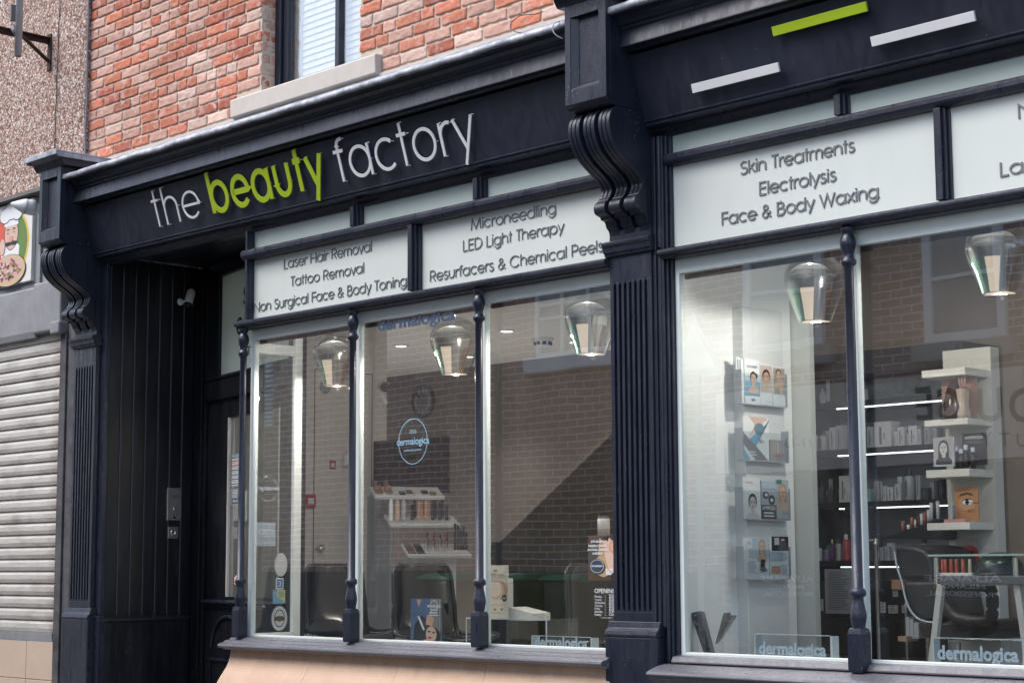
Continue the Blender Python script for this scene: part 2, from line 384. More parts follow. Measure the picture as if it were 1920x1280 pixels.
def glyph(bm, strokes, o, ex, ey, ez, sx, sy, wt, depth, mi=0):
    """monoline glyph: each stroke a mitred ribbon, extruded along ez; strokes step 0.3 mm apart"""
    for si, st in enumerate(strokes):
        pts = [Vector((x*sx, y*sy)) for x, y in st]
        closed = (pts[0]-pts[-1]).length < 1e-5
        if closed: pts = pts[:-1]
        n = len(pts); L = []; Rr = []
        for i in range(n):
            a = pts[i-1] if (i > 0 or closed) else None
            b = pts[(i+1) % n] if (i < n-1 or closed) else None
            d1 = (pts[i]-a).normalized() if a is not None else None
            d2 = (b-pts[i]).normalized() if b is not None else None
            if d1 is None: d1 = d2
            if d2 is None: d2 = d1
            t = (d1+d2)
            if t.length < .2: t = d1
            t.normalize(); nn = Vector((-t.y, t.x)); k = max(.45, nn.dot(Vector((-d1.y, d1.x))))
            L.append(pts[i]+nn*(wt/2/k)); Rr.append(pts[i]-nn*(wt/2/k))
        dz = depth + si*.0003
        def V(p, z): return bm.verts.new(o + ex*p.x + ey*p.y + ez*z)
        lf = [V(p, dz) for p in L]; rf = [V(p, dz) for p in Rr]; lb = [V(p, 0) for p in L]; rb = [V(p, 0) for p in Rr]
        m = n if closed else n-1
        for i in range(m):
            j = (i+1) % n
            for q in ((lf[i], lf[j], rf[j], rf[i]), (lb[i], rb[i], rb[j], lb[j]), (lf[i], lb[i], lb[j], lf[j]), (rf[i], rf[j], rb[j], rb[i])):
                bm.faces.new(q).material_index = mi
        if not closed:
            for i in (0, n-1): bm.faces.new((lf[i], rf[i], rb[i], lb[i])).material_index = mi
def text_width(txt): return sum(G[c][0] for c in txt)
def ink(txt):
    x = 0; a = []
    for c in txt:
        adv, st = G[c]; a += [x+p[0] for q in st for p in q]; x += adv
    return min(a), max(a)
def mono_text(bm, txt, o, ex, ey, ez, width, cap, wt, depth, mi=0):
    x0, x1 = ink(txt); sx = (width-wt)/(x1-x0); sy = cap/.72; x = -x0 + wt/2/sx
    for c in txt:
        adv, st = G[c]
        if st: glyph(bm, st, o+ex*(x*sx), ex, ey, ez, sx, sy, wt, depth, mi)
        x += adv
def sans(bm, txt, o, ex, ey, ez, width, height=None, bold=0.0, depth=.001, mi=0, shear=0):
    """built-in typeface, fitted to a width (and cap height) on a plane"""
    cu = bpy.data.curves.new('t', 'FONT'); cu.body = txt; cu.size = 1; cu.offset = bold; cu.resolution_u = 3; cu.shear = shear
    ob = bpy.data.objects.new('t', cu); C.objects.link(ob)
    dg = bpy.context.evaluated_depsgraph_get(); me = bpy.data.meshes.new_from_object(ob.evaluated_get(dg))
    bpy.data.objects.remove(ob); bpy.data.curves.remove(cu)
    xs = [v.co.x for v in me.vertices]; x0, x1 = min(xs), max(xs)
    sx = width/(x1-x0); sy = height/.73 if height else sx
    vs = [bm.verts.new(o + ex*((v.co.x-x0)*sx) + ey*(v.co.y*sy) + ez*depth) for v in me.vertices]
    for p in me.polygons:
        try: bm.faces.new([vs[i] for i in p.vertices]).material_index = mi
        except ValueError: pass
    bpy.data.meshes.remove(me)
EX, EY, EZ = Vector((1,0,0)), Vector((0,1,0)), Vector((0,0,1))

class Card:
    """flat printed thing: paper body with thickness, and printed layers lifted 0.25 mm one above the other"""
    def __init__(s, o, ex, ey, w_, h_, paper, t=.004):
        s.o, s.ex, s.ey = Vector(o), Vector(ex).normalized(), Vector(ey).normalized(); s.n = s.ex.cross(s.ey); s.w, s.h = w_, h_
        s.bm = BM(); s.mats = [paper]; s.k = 0
        extr(s.bm, [s.o, s.o+s.ex*w_, s.o+s.ex*w_+s.ey*h_, s.o+s.ey*h_], -s.n*t)
    def mi(s, m):
        if m not in s.mats: s.mats.append(m)
        return s.mats.index(m)
    def pt(s, x, y): return s.o + s.ex*(x*s.w) + s.ey*(y*s.h) + s.n*(.0006+.00025*s.k)
    def poly(s, pts, m):
        s.k += 1; f = s.bm.faces.new([s.bm.verts.new(s.pt(x, y)) for x, y in pts]); f.material_index = s.mi(m); return s
    def rect(s, x0, y0, x1, y1, m): return s.poly([(x0,y0),(x1,y0),(x1,y1),(x0,y1)], m)
    def ell(s, cx, cy, rx, ry, m, n=24): return s.poly([(cx+rx*math.cos(2*math.pi*k/n), cy+ry*math.sin(2*math.pi*k/n)) for k in range(n)], m)
    def ring(s, cx, cy, rx, ry, th, m, n=40):
        s.k += 1; i = s.mi(m); A = []; B = []
        for k in range(n):
            c_, s_ = math.cos(2*math.pi*k/n), math.sin(2*math.pi*k/n)
            A.append(s.bm.verts.new(s.pt(cx+rx*c_, cy+ry*s_))); B.append(s.bm.verts.new(s.pt(cx+rx*c_*(1-th), cy+ry*s_*(1-th))))
        for k in range(n): s.bm.faces.new((A[k], A[(k+1)%n], B[(k+1)%n], B[k])).material_index = i
        return s
    def lines(s, x0, x1, y0, y1, n, m, jag=.3):
        s.k += 1
        for k in range(n):
            y = y0+(y1-y0)*k/max(1, n-1); xe = x1-(x1-x0)*jag*R_.random()
            hh = abs(y1-y0)/max(1, n-1)*.24 if n > 1 else .012
            f = s.bm.faces.new([s.bm.verts.new(s.pt(a, b)) for a, b in ((x0,y-hh),(xe,y-hh),(xe,y+hh),(x0,y+hh))]); f.material_index = s.mi(m)
        return s
    def text(s, txt, x0, x1, y, m, height=None, bold=.02):
        s.k += 1
        sans(s.bm, txt, s.pt(x0, y), s.ex, s.ey, s.n, (x1-x0)*s.w, height*s.h if height else None, bold, 0, s.mi(m)); return s
    def face(s, cx, cy, r, skin, hair, bun=False, long=False, tilt=0, sh=True, cloth=None):
        a = s.w/s.h
        def E(dx, dy, rx, ry, m): s.ell(cx+dx*r, cy+dy*r*a, rx*r, ry*r*a, m)
        if sh: s.poly([(cx-1.5*r, max(0, cy-2.6*r*a)), (cx+1.5*r, max(0, cy-2.6*r*a)), (cx+1.35*r, cy-1.7*r*a), (cx+.4*r, cy-1.25*r*a), (cx-.4*r, cy-1.25*r*a), (cx-1.35*r, cy-1.7*r*a)], cloth or skin)
        E(0, .2, .95, 1.12, hair)
        if long: s.rect(cx-.95*r, cy-1.5*r*a, cx+.95*r, cy+.3*r*a, hair)
        if bun: E(.75, .55, .5, .5, hair)
        s.rect(cx-.33*r, cy-1.5*r*a, cx+.33*r, cy-.6*r*a, skin)
        E(0, -.08, .72, .98, skin)
        for q in (-1, 1):
            E(.3*q, .08, .15, .07, HAIR); s.rect(cx+(.3*q-.2)*r, cy+.22*r*a, cx+(.3*q+.2)*r, cy+.28*r*a, hair)
        s.rect(cx-.04*r, cy-.3*r*a, cx+.07*r, cy-.02*r*a, plain((.40, .24, .17), .5))
        E(0, -.55, .24, .09, LIPS); return s
    def done(s, name, label, cat, group=None): return solo(name, label, cat, s.bm, s.mats, group)
    def part(s, name, parent): return obj(name, s.bm, s.mats, parent)

# ================================================================ the street
def structure(name, bm, mats): 
    me = mesh_of(name, bm, mats, Vector((0,0,0))); o = bpy.data.objects.new(name, me); C.objects.link(o); o['kind'] = 'structure'; ORG[name] = Vector((0,0,0)); return o
ASPH = stone_mat('asphalt', (.05, .05, .052), (.035, .035, .036), 30)
PAVE = stone_mat('paving', (.20, .195, .185), (.13, .125, .12), 4)
bm = BM(); box(bm, -400, 400, -400, 400, -.5, -.12); structure('ground', bm, ASPH)
bm = BM(); box(bm, -60, 40, -5.6, -1.6, -.11, -.104); structure('road', bm, ASPH)
bm = BM(); box(bm, -60, 40, -1.6, .30, -.12, 0.0); structure('pavement', bm, PAVE)
bm = BM(); box(bm, -60, 40, -7.6, -5.6, -.12, 0.0); structure('pavement_opposite', bm, PAVE)

# ================================================================ upper brick building
def cr(pts, k=6):
    out = []
    for i in range(len(pts)-1):
        p0 = Vector(pts[max(0, i-1)]); p1 = Vector(pts[i]); p2 = Vector(pts[i+1]); p3 = Vector(pts[min(len(pts)-1, i+2)])
        for j in range(k):
            t = j/k
            out.append(.5*((2*p1)+(p2-p0)*t+(2*p0-5*p1+4*p2-p3)*t*t+(3*p1-p0-3*p2+p3)*t**3))
    out.append(Vector(pts[-1])); return [tuple(v) for v in out]

BY = .05
bb = thing('brick_building', 'red and pale handmade brick upper storey above the navy shopfronts', 'building', (-8.8, BY, 4.0))
WX0, WX1, WZ0 = -9.266, -8.254, 4.19
def brick(bm, col, o, ex, ez, en, L, H, rgb, nx=14, nz=7, rough=.007):
    sd = Vector((R_.uniform(-50, 50), R_.uniform(-50, 50), R_.uniform(-50, 50)))
    grid = []
    for j in range(nz+1):
        row = []
        for i in range(nx+1):
            a, b = i/nx*L, j/nz*H
            q = Vector((a*18, b*26, 0))+sd
            edge = (1 if i in (0, nx) else 0) + (1 if j in (0, nz) else 0)
            d = noise.noise(q)*rough*.6 + abs(noise.noise(Vector((q.x*1.2+q.y*.8, q.y*3.2-q.x*.7, q.z))))*rough*-1.0 - edge*.0013
            ja = noise.noise(q*1.3+Vector((9,0,0)))*.005*edge; jb = noise.noise(q*1.3+Vector((0,9,0)))*.005*edge
            row.append(bm.verts.new(o + ex*(a+ja) + ez*(b+jb) + en*(.0045+d)))
        grid.append(row)
    fs = []
    for j in range(nz):
        for i in range(nx): fs.append(bm.faces.new((grid[j][i], grid[j][i+1], grid[j+1][i+1], grid[j+1][i])))
    rim = grid[0] + [r[-1] for r in grid[1:]] + grid[-1][-2::-1] + [r[0] for r in grid[-2:0:-1]]
    back = [bm.verts.new(v.co - en*(v.co-o).dot(en) - en*.004) for v in rim]
    for k in range(len(rim)):
        k2 = (k+1) % len(rim); fs.append(bm.faces.new((rim[k], back[k], back[k2], rim[k2])))
    for f in fs:
        f.smooth = True
        for lp in f.loops: lp[col] = (*rgb, 1)
def bcol():
    r = R_.random()
    if r < .38: c = (.76, .60, .54)
    elif r < .48: c = (.80, .70, .65)
    elif r < .62: c = (.65, .325, .235)
    else: c = (.73, .425, .315)
    k = R_.uniform(.88, 1.1); return tuple(x*k for x in c)
bm = BM(); col = bm.loops.layers.color.new('Col')
z0 = 4.083; PITCHZ = .0755; BL = .222
for k in range(-1, 18):
    zz = z0 + k*PITCHZ
    x = -11.39 + (R_.uniform(-.02, .02) + (0 if k % 2 else -.115))
    hdr = (k % 7 == 4)
    while x < -5.2:
        L = .104 if hdr and -11 < x < -9.6 else BL*R_.uniform(.95, 1.03)
        if R_.random() < .05: L = .104
        a, b = x, x+L
        if zz+.065 > WZ0-.12 and zz < WZ0+.02 and b > -9.60 and a < -7.98:    # the stone sill sits here
            if a < -9.54: b = -9.54
            elif b > -8.05: a = -8.045
            else: a = b
        elif zz+.065 > WZ0:
            if a < WX0 < b: b = WX0
            elif a < WX1 < b: a = WX1
            elif WX0 <= a and b <= WX1: a = b
        if b-a > .03: brick(bm, col, Vector((max(a, -11.385), BY, zz)), EX, EZ, -EY, b-max(a, -11.385), .0625, bcol(), rough=.0075) if b > -11.36 else None
        x += L+.0125
    if zz > WZ0-.03 and k % 1 == 0:
        d = 0
        for L in ((.118,) if k % 2 else (.06, .05)):
            brick(bm, col, Vector((WX0, BY+.004+d, zz)), EY, EZ, EX, L, .064, bcol(), nx=5); d += L+.0105
obj('wall', bm, BRICK, bb)
bm = BM()
for x0, x1, za, zb in ((-11.40, WX0+.002, 4.0, 5.6), (WX1-.002, -5.0, 4.0, 5.6), (WX0+.002, WX1-.002, 4.0, WZ0)):
    box(bm, x0, x1, BY+.004, BY+.35, za, zb)
obj('mortar', bm, MORTAR, bb)
bm = BM(); box(bm, -11.385, -5.0, BY-.022, BY+.003, 4.0, 4.062)
obj('mortar_fillet', bm, SILLSTONE, bb)
bm = BM(); prism_x(bm, [(BY-.05, 4.062), (BY-.055, 4.170), (BY-.045, 4.178), (BY+.16, 4.196), (BY+.16, 4.05), (BY-.02, 4.05)], -9.529, -8.051)
obj('window_sill', bm, SILLSTONE, bb, .005)
# upstairs window
fy = BY+.115
bm = BM(); zt = 5.5
box(bm, WX0+.002, WX0+.06, fy-.01, fy+.07, WZ0+.004, zt)
box(bm, WX0+.064, WX0+.115, fy+.012, fy+.07, WZ0+.058, zt)
box(bm, WX0+.061, WX1-.002, fy, fy+.07, WZ0+.004, WZ0+.055)
box(bm, WX0+.60, WX0+.645, fy+.012, fy+.07, WZ0+.056, zt)
box(bm, WX1-.06, WX1-.003, fy+.005, fy+.07, WZ0+.057, zt)
wf = obj('window', bm, NAVY, bb, .006)
bm = BM(); box(bm, WX0+.116, WX1-.061, fy+.036, fy+.042, WZ0+.058, zt); obj('pane', bm, GLASS, wf)
bm = BM(); k = 0; z = WZ0+.065
while z < zt:
    prism_x(bm, [(fy+.088, z), (fy+.094, z-.002), (fy+.104, z+.034), (fy+.098, z+.036)], WX0+.17, WX1-.05); z += .043
box(bm, WX0+.30, WX0+.303, fy+.084, fy+.086, WZ0+.06, zt); box(bm, WX0+.75, WX0+.753, fy+.084, fy+.086, WZ0+.06, zt)
obj('blind', bm, plain((.58, .59, .585), .5), wf)
bm = BM(); box(bm, WX0+.10, WX0+.168, fy+.072, fy+.25, WZ0+.05, zt); box(bm, WX0+.10, WX1, fy+.25, fy+.27, WZ0, zt)
obj('lining', bm, plain((.42, .43, .43), .6), wf)

# ================================================================ the pebbledashed neighbour
nb = thing('neighbour_building', 'pebbledashed brown building with a closed shutter beyond the navy pilaster', 'building', (-12.6, 0, 0))
bm = BM()
n = 60; edge = []
for k in range(n+1):
    z = 3.93+1.9*k/n; edge.append((-11.385+.012*noise.noise(Vector((0, 0, z*6)))+.008*noise.noise(Vector((3, 0, z*23))), z))
prism_y(bm, [(-16, 3.93)] + edge + [(-16, 5.83)], BY-.035, BY+.3); obj('pebbledash_wall', bm, PEBBLE, nb)
bm = BM(); tube(bm, [(-11.372+.01*noise.noise(Vector((0, 0, z*5))), BY-.03, z) for z in [3.98+.06*k for k in range(30)]], .008, 6)
obj('render_edge', bm, CONCRETE, nb)
bm = BM(); prism_x(bm, [(BY-.036, 3.99), (-.075, 3.955), (-.08, 3.925), (BY-.036, 3.915)], -16, -11.46); obj('ledge', bm, stone_mat('dark_ledge', (.10, .10, .095), (.20, .2, .19), 12), nb)  # dark ledge with paler mottling
bm = BM(); box(bm, -16, -11.94, -.0, .3, 2.9, 3.914); box(bm, -11.939, -11.46, .02, .3, 3.25, 3.914); obj('upper_panel', bm, CONCRETE, nb)
bm = BM(); prism_x(bm, [(-.03, 3.22), (-.05, 3.21), (-.055, 2.885), (-.04, 2.835), (.25, 2.835), (.25, 3.22)], -16, -11.90)
obj('lintel', bm, CONCRETE, nb, .008)
bm = BM(); box(bm, -11.898, -11.50, -.075, .25, 2.86, 3.235); box(bm, -11.62, -11.49, -.09, .2, 2.83, 2.925); obj('lintel_block', bm, CONCRETE, nb, .015)
bm = BM(); pr = []; z = .70; PIT = .0875
while z < 2.86:
    pr += [(.010, z), (-.003, z+.004), (-.007, z+.03), (-.002, z+.062), (.007, z+.078), (.012, z+.0872)]; z += PIT
prism_x(bm, pr + [(.06, z), (.06, .70)], -16, -11.557); obj('roller_shutter', bm, SHUTTER, nb)
bm = BM(); prism_x(bm, [(-.03, .64), (-.035, .70), (.05, .70), (.05, .64)], -16, -11.57); obj('shutter_bar', bm, CONCRETE, nb)
bm = BM(); box(bm, -11.555, -11.47, -.035, .2, -.1, 2.829); box(bm, -11.468, -11.40, -.02, .2, -.1, 2.9); box(bm, -11.399, -11.324, -.045, .2, -.1, 3.3)
obj('jamb', bm, DARKJAMB, nb, .006)
bm = BM()
for x0, x1 in ((-13.0, -12.365), (-12.36, -11.93), (-11.925, -11.556)):
    for za, zb in ((.372, .638), (.09, .367)): box(bm, x0, x1, -.03, .2, za, zb)
box(bm, -16, -11.556, -.024, .19, -.1, .636)
obj('stone_base', bm, BEIGETILE, nb, .002)

# pizza takeaway sign, a plain cook over a pizza
a = P(-60, 398, -.03); tr = P(62, 370, -.03); br = P(68, 523, -.03)
sw = tr.x-a.x; sh = tr.z-br.z
c = Card((a.x, -.03, br.z), EX, EZ, sw, sh, plain((.70, .68, .65), .35), .06)
asp = sw/sh
def sx(u): return (P(u, 450, -.03).x - a.x)/sw
def sz(u, v): return (P(u, v, -.03).z - br.z)/sh
cx, cz = sx(17), sz(10, 460)
c.ell(cx, cz, .30, .44, plain((.66, .46, .03), .4), 40).ell(cx, cz, .275, .41, plain((.10, .20, .03), .4), 40)
c.poly([(cx+.275*math.cos(rad(t)), cz+.41*math.sin(rad(t))) for t in range(100, 262, 5)], plain((.62, .07, .03), .4))
c.poly([(cx-.12, cz-.36), (cx+.14, cz-.36), (cx+.16, cz-.05), (cx+.06, cz+.08), (cx-.1, cz+.06)], WFILM)
c.ell(cx+.035, cz+.12, .105, .2, INKL).ell(cx+.035, cz+.12, .098, .19, plain((.62, .42, .33), .5))
c.rect(cx-.08, cz+.22, cx+.145, cz+.33, INKL).rect(cx-.072, cz+.22, cx+.137, cz+.33, WFILM)
for dx, dz, rx, rz in ((-.06, .36, .08, .09), (.035, .41, .10, .11), (.12, .37, .075, .09)): c.ell(cx+dx, cz+dz, rx+.008, rz+.012, INKL)
for dx, dz, rx, rz in ((-.06, .36, .08, .09), (.035, .41, .10, .11), (.12, .37, .075, .09)): c.ell(cx+dx, cz+dz, rx, rz, WFILM)
for q in (-.012, .08):
    c.poly([(cx+q-.024, cz+.128), (cx+q, cz+.145), (cx+q+.024, cz+.128), (cx+q, cz+.137)], INKL); c.poly([(cx+q-.03, cz+.170), (cx+q, cz+.192), (cx+q+.03, cz+.172), (cx+q, cz+.178)], INKL)
c.ell(cx+.035, cz+.06, .03, .04, plain((.60, .30, .24), .5))
for q in (-1, 1): c.ell(cx+.035+q*.045, cz+.005, .05, .022, INKL)
c.ell(cx-.09, cz-.02, .04, .1, SKINP)
c.ell(cx+.02, cz-.33, .25, .2, INKL, 36).ell(cx+.02, cz-.325, .242, .19, plain((.58, .42, .24), .5), 36).ell(cx+.02, cz-.315, .20, .15, plain((.58, .38, .33), .5), 36)
for k in range(46):
    t, r_ = R_.uniform(0, 6.28), math.sqrt(R_.random())*.9
    c.ell(cx+.02+.19*r_*math.cos(t), cz-.315+.14*r_*math.sin(t), .017, .016, [plain((.42, .10, .10), .5), plain((.66, .5, .42), .5), plain((.2, .22, .06), .5)][k % 3], 8)
pz = c.done('shop_sign', 'white takeaway sign with a moustached cook behind a pizza', 'sign')
bev(pz, .003)
# white cone headed floodlight beside the sign
bm = BM(); c0 = P(20, 382, -.28); c1 = P(64, 390, -.12)
ax = (c1-c0).normalized(); Lc = (c1-c0).length
fl = thing('outdoor_lamp', 'white cone nosed outdoor lamp over the corner of the takeaway sign', 'lamp', tuple(c1))
lathe(bm, [(0, 0), (.012, .004), (.050, .085), (.055, .10), (.055, .18), (.05, Lc)], c0, 24, axis=ax); obj('body', bm, WHITE, fl)
bm = BM(); lathe(bm, [(.056, .10), (.058, .104), (.058, .112), (.056, .116)], c0, 24, axis=ax); obj('ring', bm, plain((.5, .5, .48), .5), fl)
bm = BM(); lathe(bm, [(.058, Lc-.04), (.058, Lc), (0, Lc)], c0, 24, axis=ax); box(bm, c1.x-.02, c1.x+.02, c1.y-.01, .06, c1.z-.03, c1.z+.03); obj('bracket', bm, WHITE, fl)
# pipe and its rusty bracket
p0 = P(34, -60, -.42); p1 = P(34, 106, -.42)
pp = thing('metal_pipe', 'grey galvanised pipe held off the pebbledash by a rusty bracket', 'pipe', (p1.x, p1.y, p1.z))
bm = BM(); lathe(bm, [(.020, 0), (.0255, 0), (.0255, 1.6), (.020, 1.6), (.02, 0)], p1, 18); obj('tube', bm, GALV, pp)
bm = BM(); q = P(24, 30, -.42)
box(bm, q.x-.012, q.x+.012, q.y-.02, q.y+.02, q.z-.04, q.z+.08); tube(bm, [(q.x, q.y, q.z-.08), (q.x+.03, q.y+.02, q.z-.15)], .02); obj('clamp', bm, MGREY, pp)
br_ = P(92, 130, .01)
rb = thing('wall_bracket', 'rusty brown angle iron bracket bolted to the pebbledash wall', 'bracket', (br_.x, .01, br_.z))
bm = BM(); xz = br_.x
box(bm, xz-.025, xz+.025, .004, .014, br_.z-.01, br_.z+.27); obj('wall_plate', bm, RUST, rb)
bm = BM(); zt = br_.z+.235
box(bm, xz-.022, xz+.022, -.47, .0039, zt, zt+.006); box(bm, xz-.022, xz-.016, -.47, .0039, zt-.04, zt-.0005); obj('arm', bm, RUST, rb)
bm = BM(); tube(bm, [(xz, .0, br_.z+.06), (xz, -.25, zt-.004)], .014, 6); obj('brace', bm, RUST, rb)
bm = BM(); q0, q1 = P(112, 0, .008), P(101, 300, .008)
tube(bm, [tuple(q0.lerp(q1, t/14)+Vector((.006*math.sin(t*1.7), 0, 0))) for t in range(15)], .0035, 5); solo('wall_cable', 'thin black cable running down the pebbledash wall', 'cable', bm, BLACK)

# ================================================================ pilasters
def pilaster(x0, x1, label):
    wd = x1-x0
    t = thing('pilaster', label, 'pilaster', ((x0+x1)/2, 0, 0), 'fluted navy pilasters with scrolled brackets')
    bm = BM(); yb, yf = -.034, -.05                      # shaft with seven flutes
    box(bm, x0, x1, yb, .10, .884, 2.83)
    zb_, zt_ = .93, 2.565; fw = wd*.067; edges = [0]
    for k in range(7):
        cc = wd*(.119+.124*k); edges += [cc-fw/2, cc+fw/2]
    edges.append(wd)
    for k in range(0, len(edges), 2): box(bm, x0+edges[k], x0+edges[k+1], yf, yb-.0005, zb_, zt_)
    box(bm, x0, x1, yf, yb-.0005, .884, zb_-.0005); box(bm, x0, x1, yf, yb-.0005, zt_+.0005, 2.83)
    for k in range(7):                                   # rounded flute ends
        cc = x0+wd*(.119+.124*k)
        for zc, sg in ((zt_, -1), (zb_, 1)):
            for q in (-1, 1):
                prism_y(bm, [(cc+q*fw/2, zc), (cc+q*fw/2, zc+sg*.03), (cc+q*fw*.36, zc+sg*.012), (cc, zc+sg*.001)], yf+.001, yb-.0005)
    obj('shaft', bm, NAVYW, t, .002)
    bm = BM(); prism_x(bm, [(.05, .81), (-.088, .81), (-.088, .822), (-.083, .838), (-.066, .852), (-.058, .884), (.05, .884)], x0-.03, x1+.03); obj('base', bm, NAVYW, t, .003)
    bm = BM(); box(bm, x0-.03, x1+.03, -.084, .10, -.12, .8095); obj('plinth', bm, NAVYW, t, .006)
    bm = BM(); prism_x(bm, [(.02, 2.698), (-.066, 2.698), (-.069, 2.712), (-.078, 2.716), (-.082, 2.742), (-.092, 2.750), (-.094, 2.765), (-.075, 2.775), (-.051, 2.78), (.02, 2.78)], x0-.02, x1+.018); obj('neck_moulding', bm, NAVYW, t, .002)
    up_ = cr([(-.285, 3.392), (-.30, 3.385), (-.333, 3.352), (-.345, 3.309), (-.338, 3.259), (-.31, 3.198), (-.26, 3.149), (-.203, 3.112), (-.138, 3.07), (-.110, 3.028), (-.128, 2.984)], 5)
    lo_ = cr([(-.143, 2.972), (-.165, 2.955), (-.173, 2.93), (-.163, 2.905), (-.125, 2.893)], 4) + cr([(-.120, 2.880), (-.093, 2.873), (-.080, 2.845), (-.062, 2.829)], 4) + [(-.055, 2.80)]
    prof = up_ + [(-.143, 2.978)] + lo_
    def inset(d): return [(y+d, z) for y, z in prof]
    cs = BM(); prism_x(cs, inset(.035) + [(.05, 2.80), (.05, 3.392)], x0+.001, x1-.001)
    con = obj('console_bracket', cs, NAVY, t)
    ws = wd*.265; gp = (wd-3*ws)/2
    for k in range(3):
        xa = x0+k*(ws+gp); bm = BM()
        prism_x(bm, inset(.006) + [(-.02, 2.801), (-.02, 3.391)], xa+.0005, xa+ws-.0005)
        e = ws/13
        for a_, b_ in ((0, 3.3), (4.9, 8.1), (9.7, 13)):
            prism_x(bm, [(y+.0005, z) for y, z in up_] + [(-.03, 2.986), (-.03, 3.390)], xa+a_*e, xa+b_*e)
        obj('scroll', bm, NAVYW, con, .003)
    fy_ = -.362; bm = BM()                               # panelled block above the scrolls
    za, zb2 = 3.425, 3.935; fr = wd*.135
    box(bm, x0, x1, fy_+.03, .1, za, zb2)
    box(bm, x0, x0+fr, fy_, fy_+.0295, za, zb2); box(bm, x1-fr*1.25, x1, fy_, fy_+.0295, za, zb2)
    box(bm, x0+fr+.0005, x1-fr*1.25-.0005, fy_, fy_+.0295, za, za+.075); box(bm, x0+fr+.0005, x1-fr*1.25-.0005, fy_, fy_+.0295, zb2-.065, zb2)
    prism_x(bm, [(fy_+.028, za+.0755), (fy_+.002, za+.0755), (fy_+.002, za+.079), (fy_+.028, za+.098)], x0+fr+.001, x1-fr*1.25-.001)
    prism_z(bm, [(x0+fr+.0005, fy_+.003), (x0+fr+.035, fy_+.028), (x0+fr+.0005, fy_+.029)], za+.078, zb2-.066)
    prism_z(bm, [(x1-fr*1.25-.0005, fy_+.003), (x1-fr*1.25-.016, fy_+.028), (x1-fr*1.25-.0005, fy_+.029)], za+.078, zb2-.066)
    obj('panel_block', bm, NAVYW, t, .003)
    bm = BM(); prism_x(bm, [(.05, 3.393), (-.318, 3.393), (-.335, 3.40), (-.343, 3.412), (-.362, 3.4245), (.05, 3.4245)], x0-.001, x1+.001); obj('block_moulding', bm, NAVYW, t, .002)
    cb = BM(); pr = [(0, 0), (-.012, .012), (-.03, .045), (-.062, .066), (-.066, .082)]
    prism_x(cb, [(.05, 3.9355)] + [(fy_+y, 3.9355+z) for y, z in pr] + [(.05, 4.017)], x0-.052, x1+.052); obj('block_cornice', cb, NAVYW, t, .004)
    lb = BM(); box(lb, x0-.075, x1+.075, fy_-.088, fy_-.072, 3.995, 4.032)
    extr(lb, [(x0-.075, fy_-.072, 4.0185), (x1+.075, fy_-.072, 4.0185), (x1+.075, .06, 4.0185), (x0-.075, .06, 4.0185)], (0, 0, .012))
    box(lb, x1+.059, x1+.075, fy_-.0715, .05, 3.985, 4.018); box(lb, x0-.075, x0-.059, fy_-.0715, .05, 3.985, 4.018)
    obj('lead_cap', lb, LEAD, t, .004); return t
PLX = (-11.323, -11.037); PCX = (-6.127, -5.848)
pilaster(*PLX, 'navy fluted pilaster against the roller shutter and pebbledash building')
pilaster(*PCX, 'navy fluted pilaster between the two shop windows')

# ================================================================ left shopfront
E2 = Vector((0, -.2936, .9564)); FO = Vector((0, -.083, 3.333)); FN = EX.cross(E2)
def PF(u, v, off=0):
    d = ray(u, v); o = FO + FN*off; return CAM + d*((o-CAM).dot(FN)/d.dot(FN))
def fascia_parts(t, x0, x1):
    bm = BM(); prism_x(bm, [(-.083, 3.349), (-.184, 3.662), (-.10, 3.68), (.05, 3.68), (.05, 3.349)], x0, x1)
    fb = obj('fascia_board', bm, NAVYF, t)
    bm = BM(); prism_x(bm, cr([(-.085, 3.3485), (-.096, 3.342), (-.092, 3.334), (-.084, 3.332)], 3) + [(-.088, 3.326), (-.085, 3.316), (-.05, 3.312), (-.0495, 3.3485)], x0+.001, x1-.001)
    obj('fascia_bead', bm, NAVY, t)
    bm = BM(); box(bm, x0, x1, -.049, .14, 3.318, 3.3485); prism_x(bm, [(-.03, 3.3175), (-.026, 3.30), (-.004, 3.284), (.0, 3.27), (.05, 3.27), (.05, 3.3175)], x0, x1); obj('soffit_moulding', bm, NAVY, t)
    pr = [(-.10, 3.6805), (-.205, 3.676), (-.222, 3.684), (-.262, 3.685), (-.2615, 3.692), (-.243, 3.770), (-.252, 3.777), (-.256, 3.790), (-.268, 3.795), (-.276, 3.812), (-.296, 3.828), (-.325, 3.836), (-.326, 3.85), (-.10, 3.87)]
    bm = BM(); prism_x(bm, pr, x0, x1); obj('cornice', bm, NAVY, t, .002)
    bm = BM(); N = int((x1-x0)/.05); rows = []                      # dressed lead, wrinkled along its lip
    for i in range(N+1):
        x = x0+(x1-x0)*i/N; w1 = noise.noise(Vector((x*3, 0, 0)))*.009+noise.noise(Vector((x*13, 5, 0)))*.006; w2 = noise.noise(Vector((x*4, 9, 0)))*.007+noise.noise(Vector((x*15, 2, 0)))*.005
        row = [(.06, 4.066), (-.10, 3.965+w2), (-.31, 3.888+w2), (-.338+w1, 3.880+w2), (-.347+w1, 3.870), (-.350+w1*1.6, 3.845+w2*1.3), (-.340+w1, 3.843+w2)]
        rows.append([bm.verts.new((x, y, z)) for y, z in row] + [bm.verts.new((x, .06, 3.86))])
    for A, B in zip(rows, rows[1:]):
        for j in range(8):
            f = bm.faces.new((A[j], A[(j+1) % 8], B[(j+1) % 8], B[j])); f.smooth = j < 6
    bm.faces.new(rows[0]); bm.faces.new(rows[-1][::-1]); obj('lead_flashing', bm, LEAD, t)
    return fb
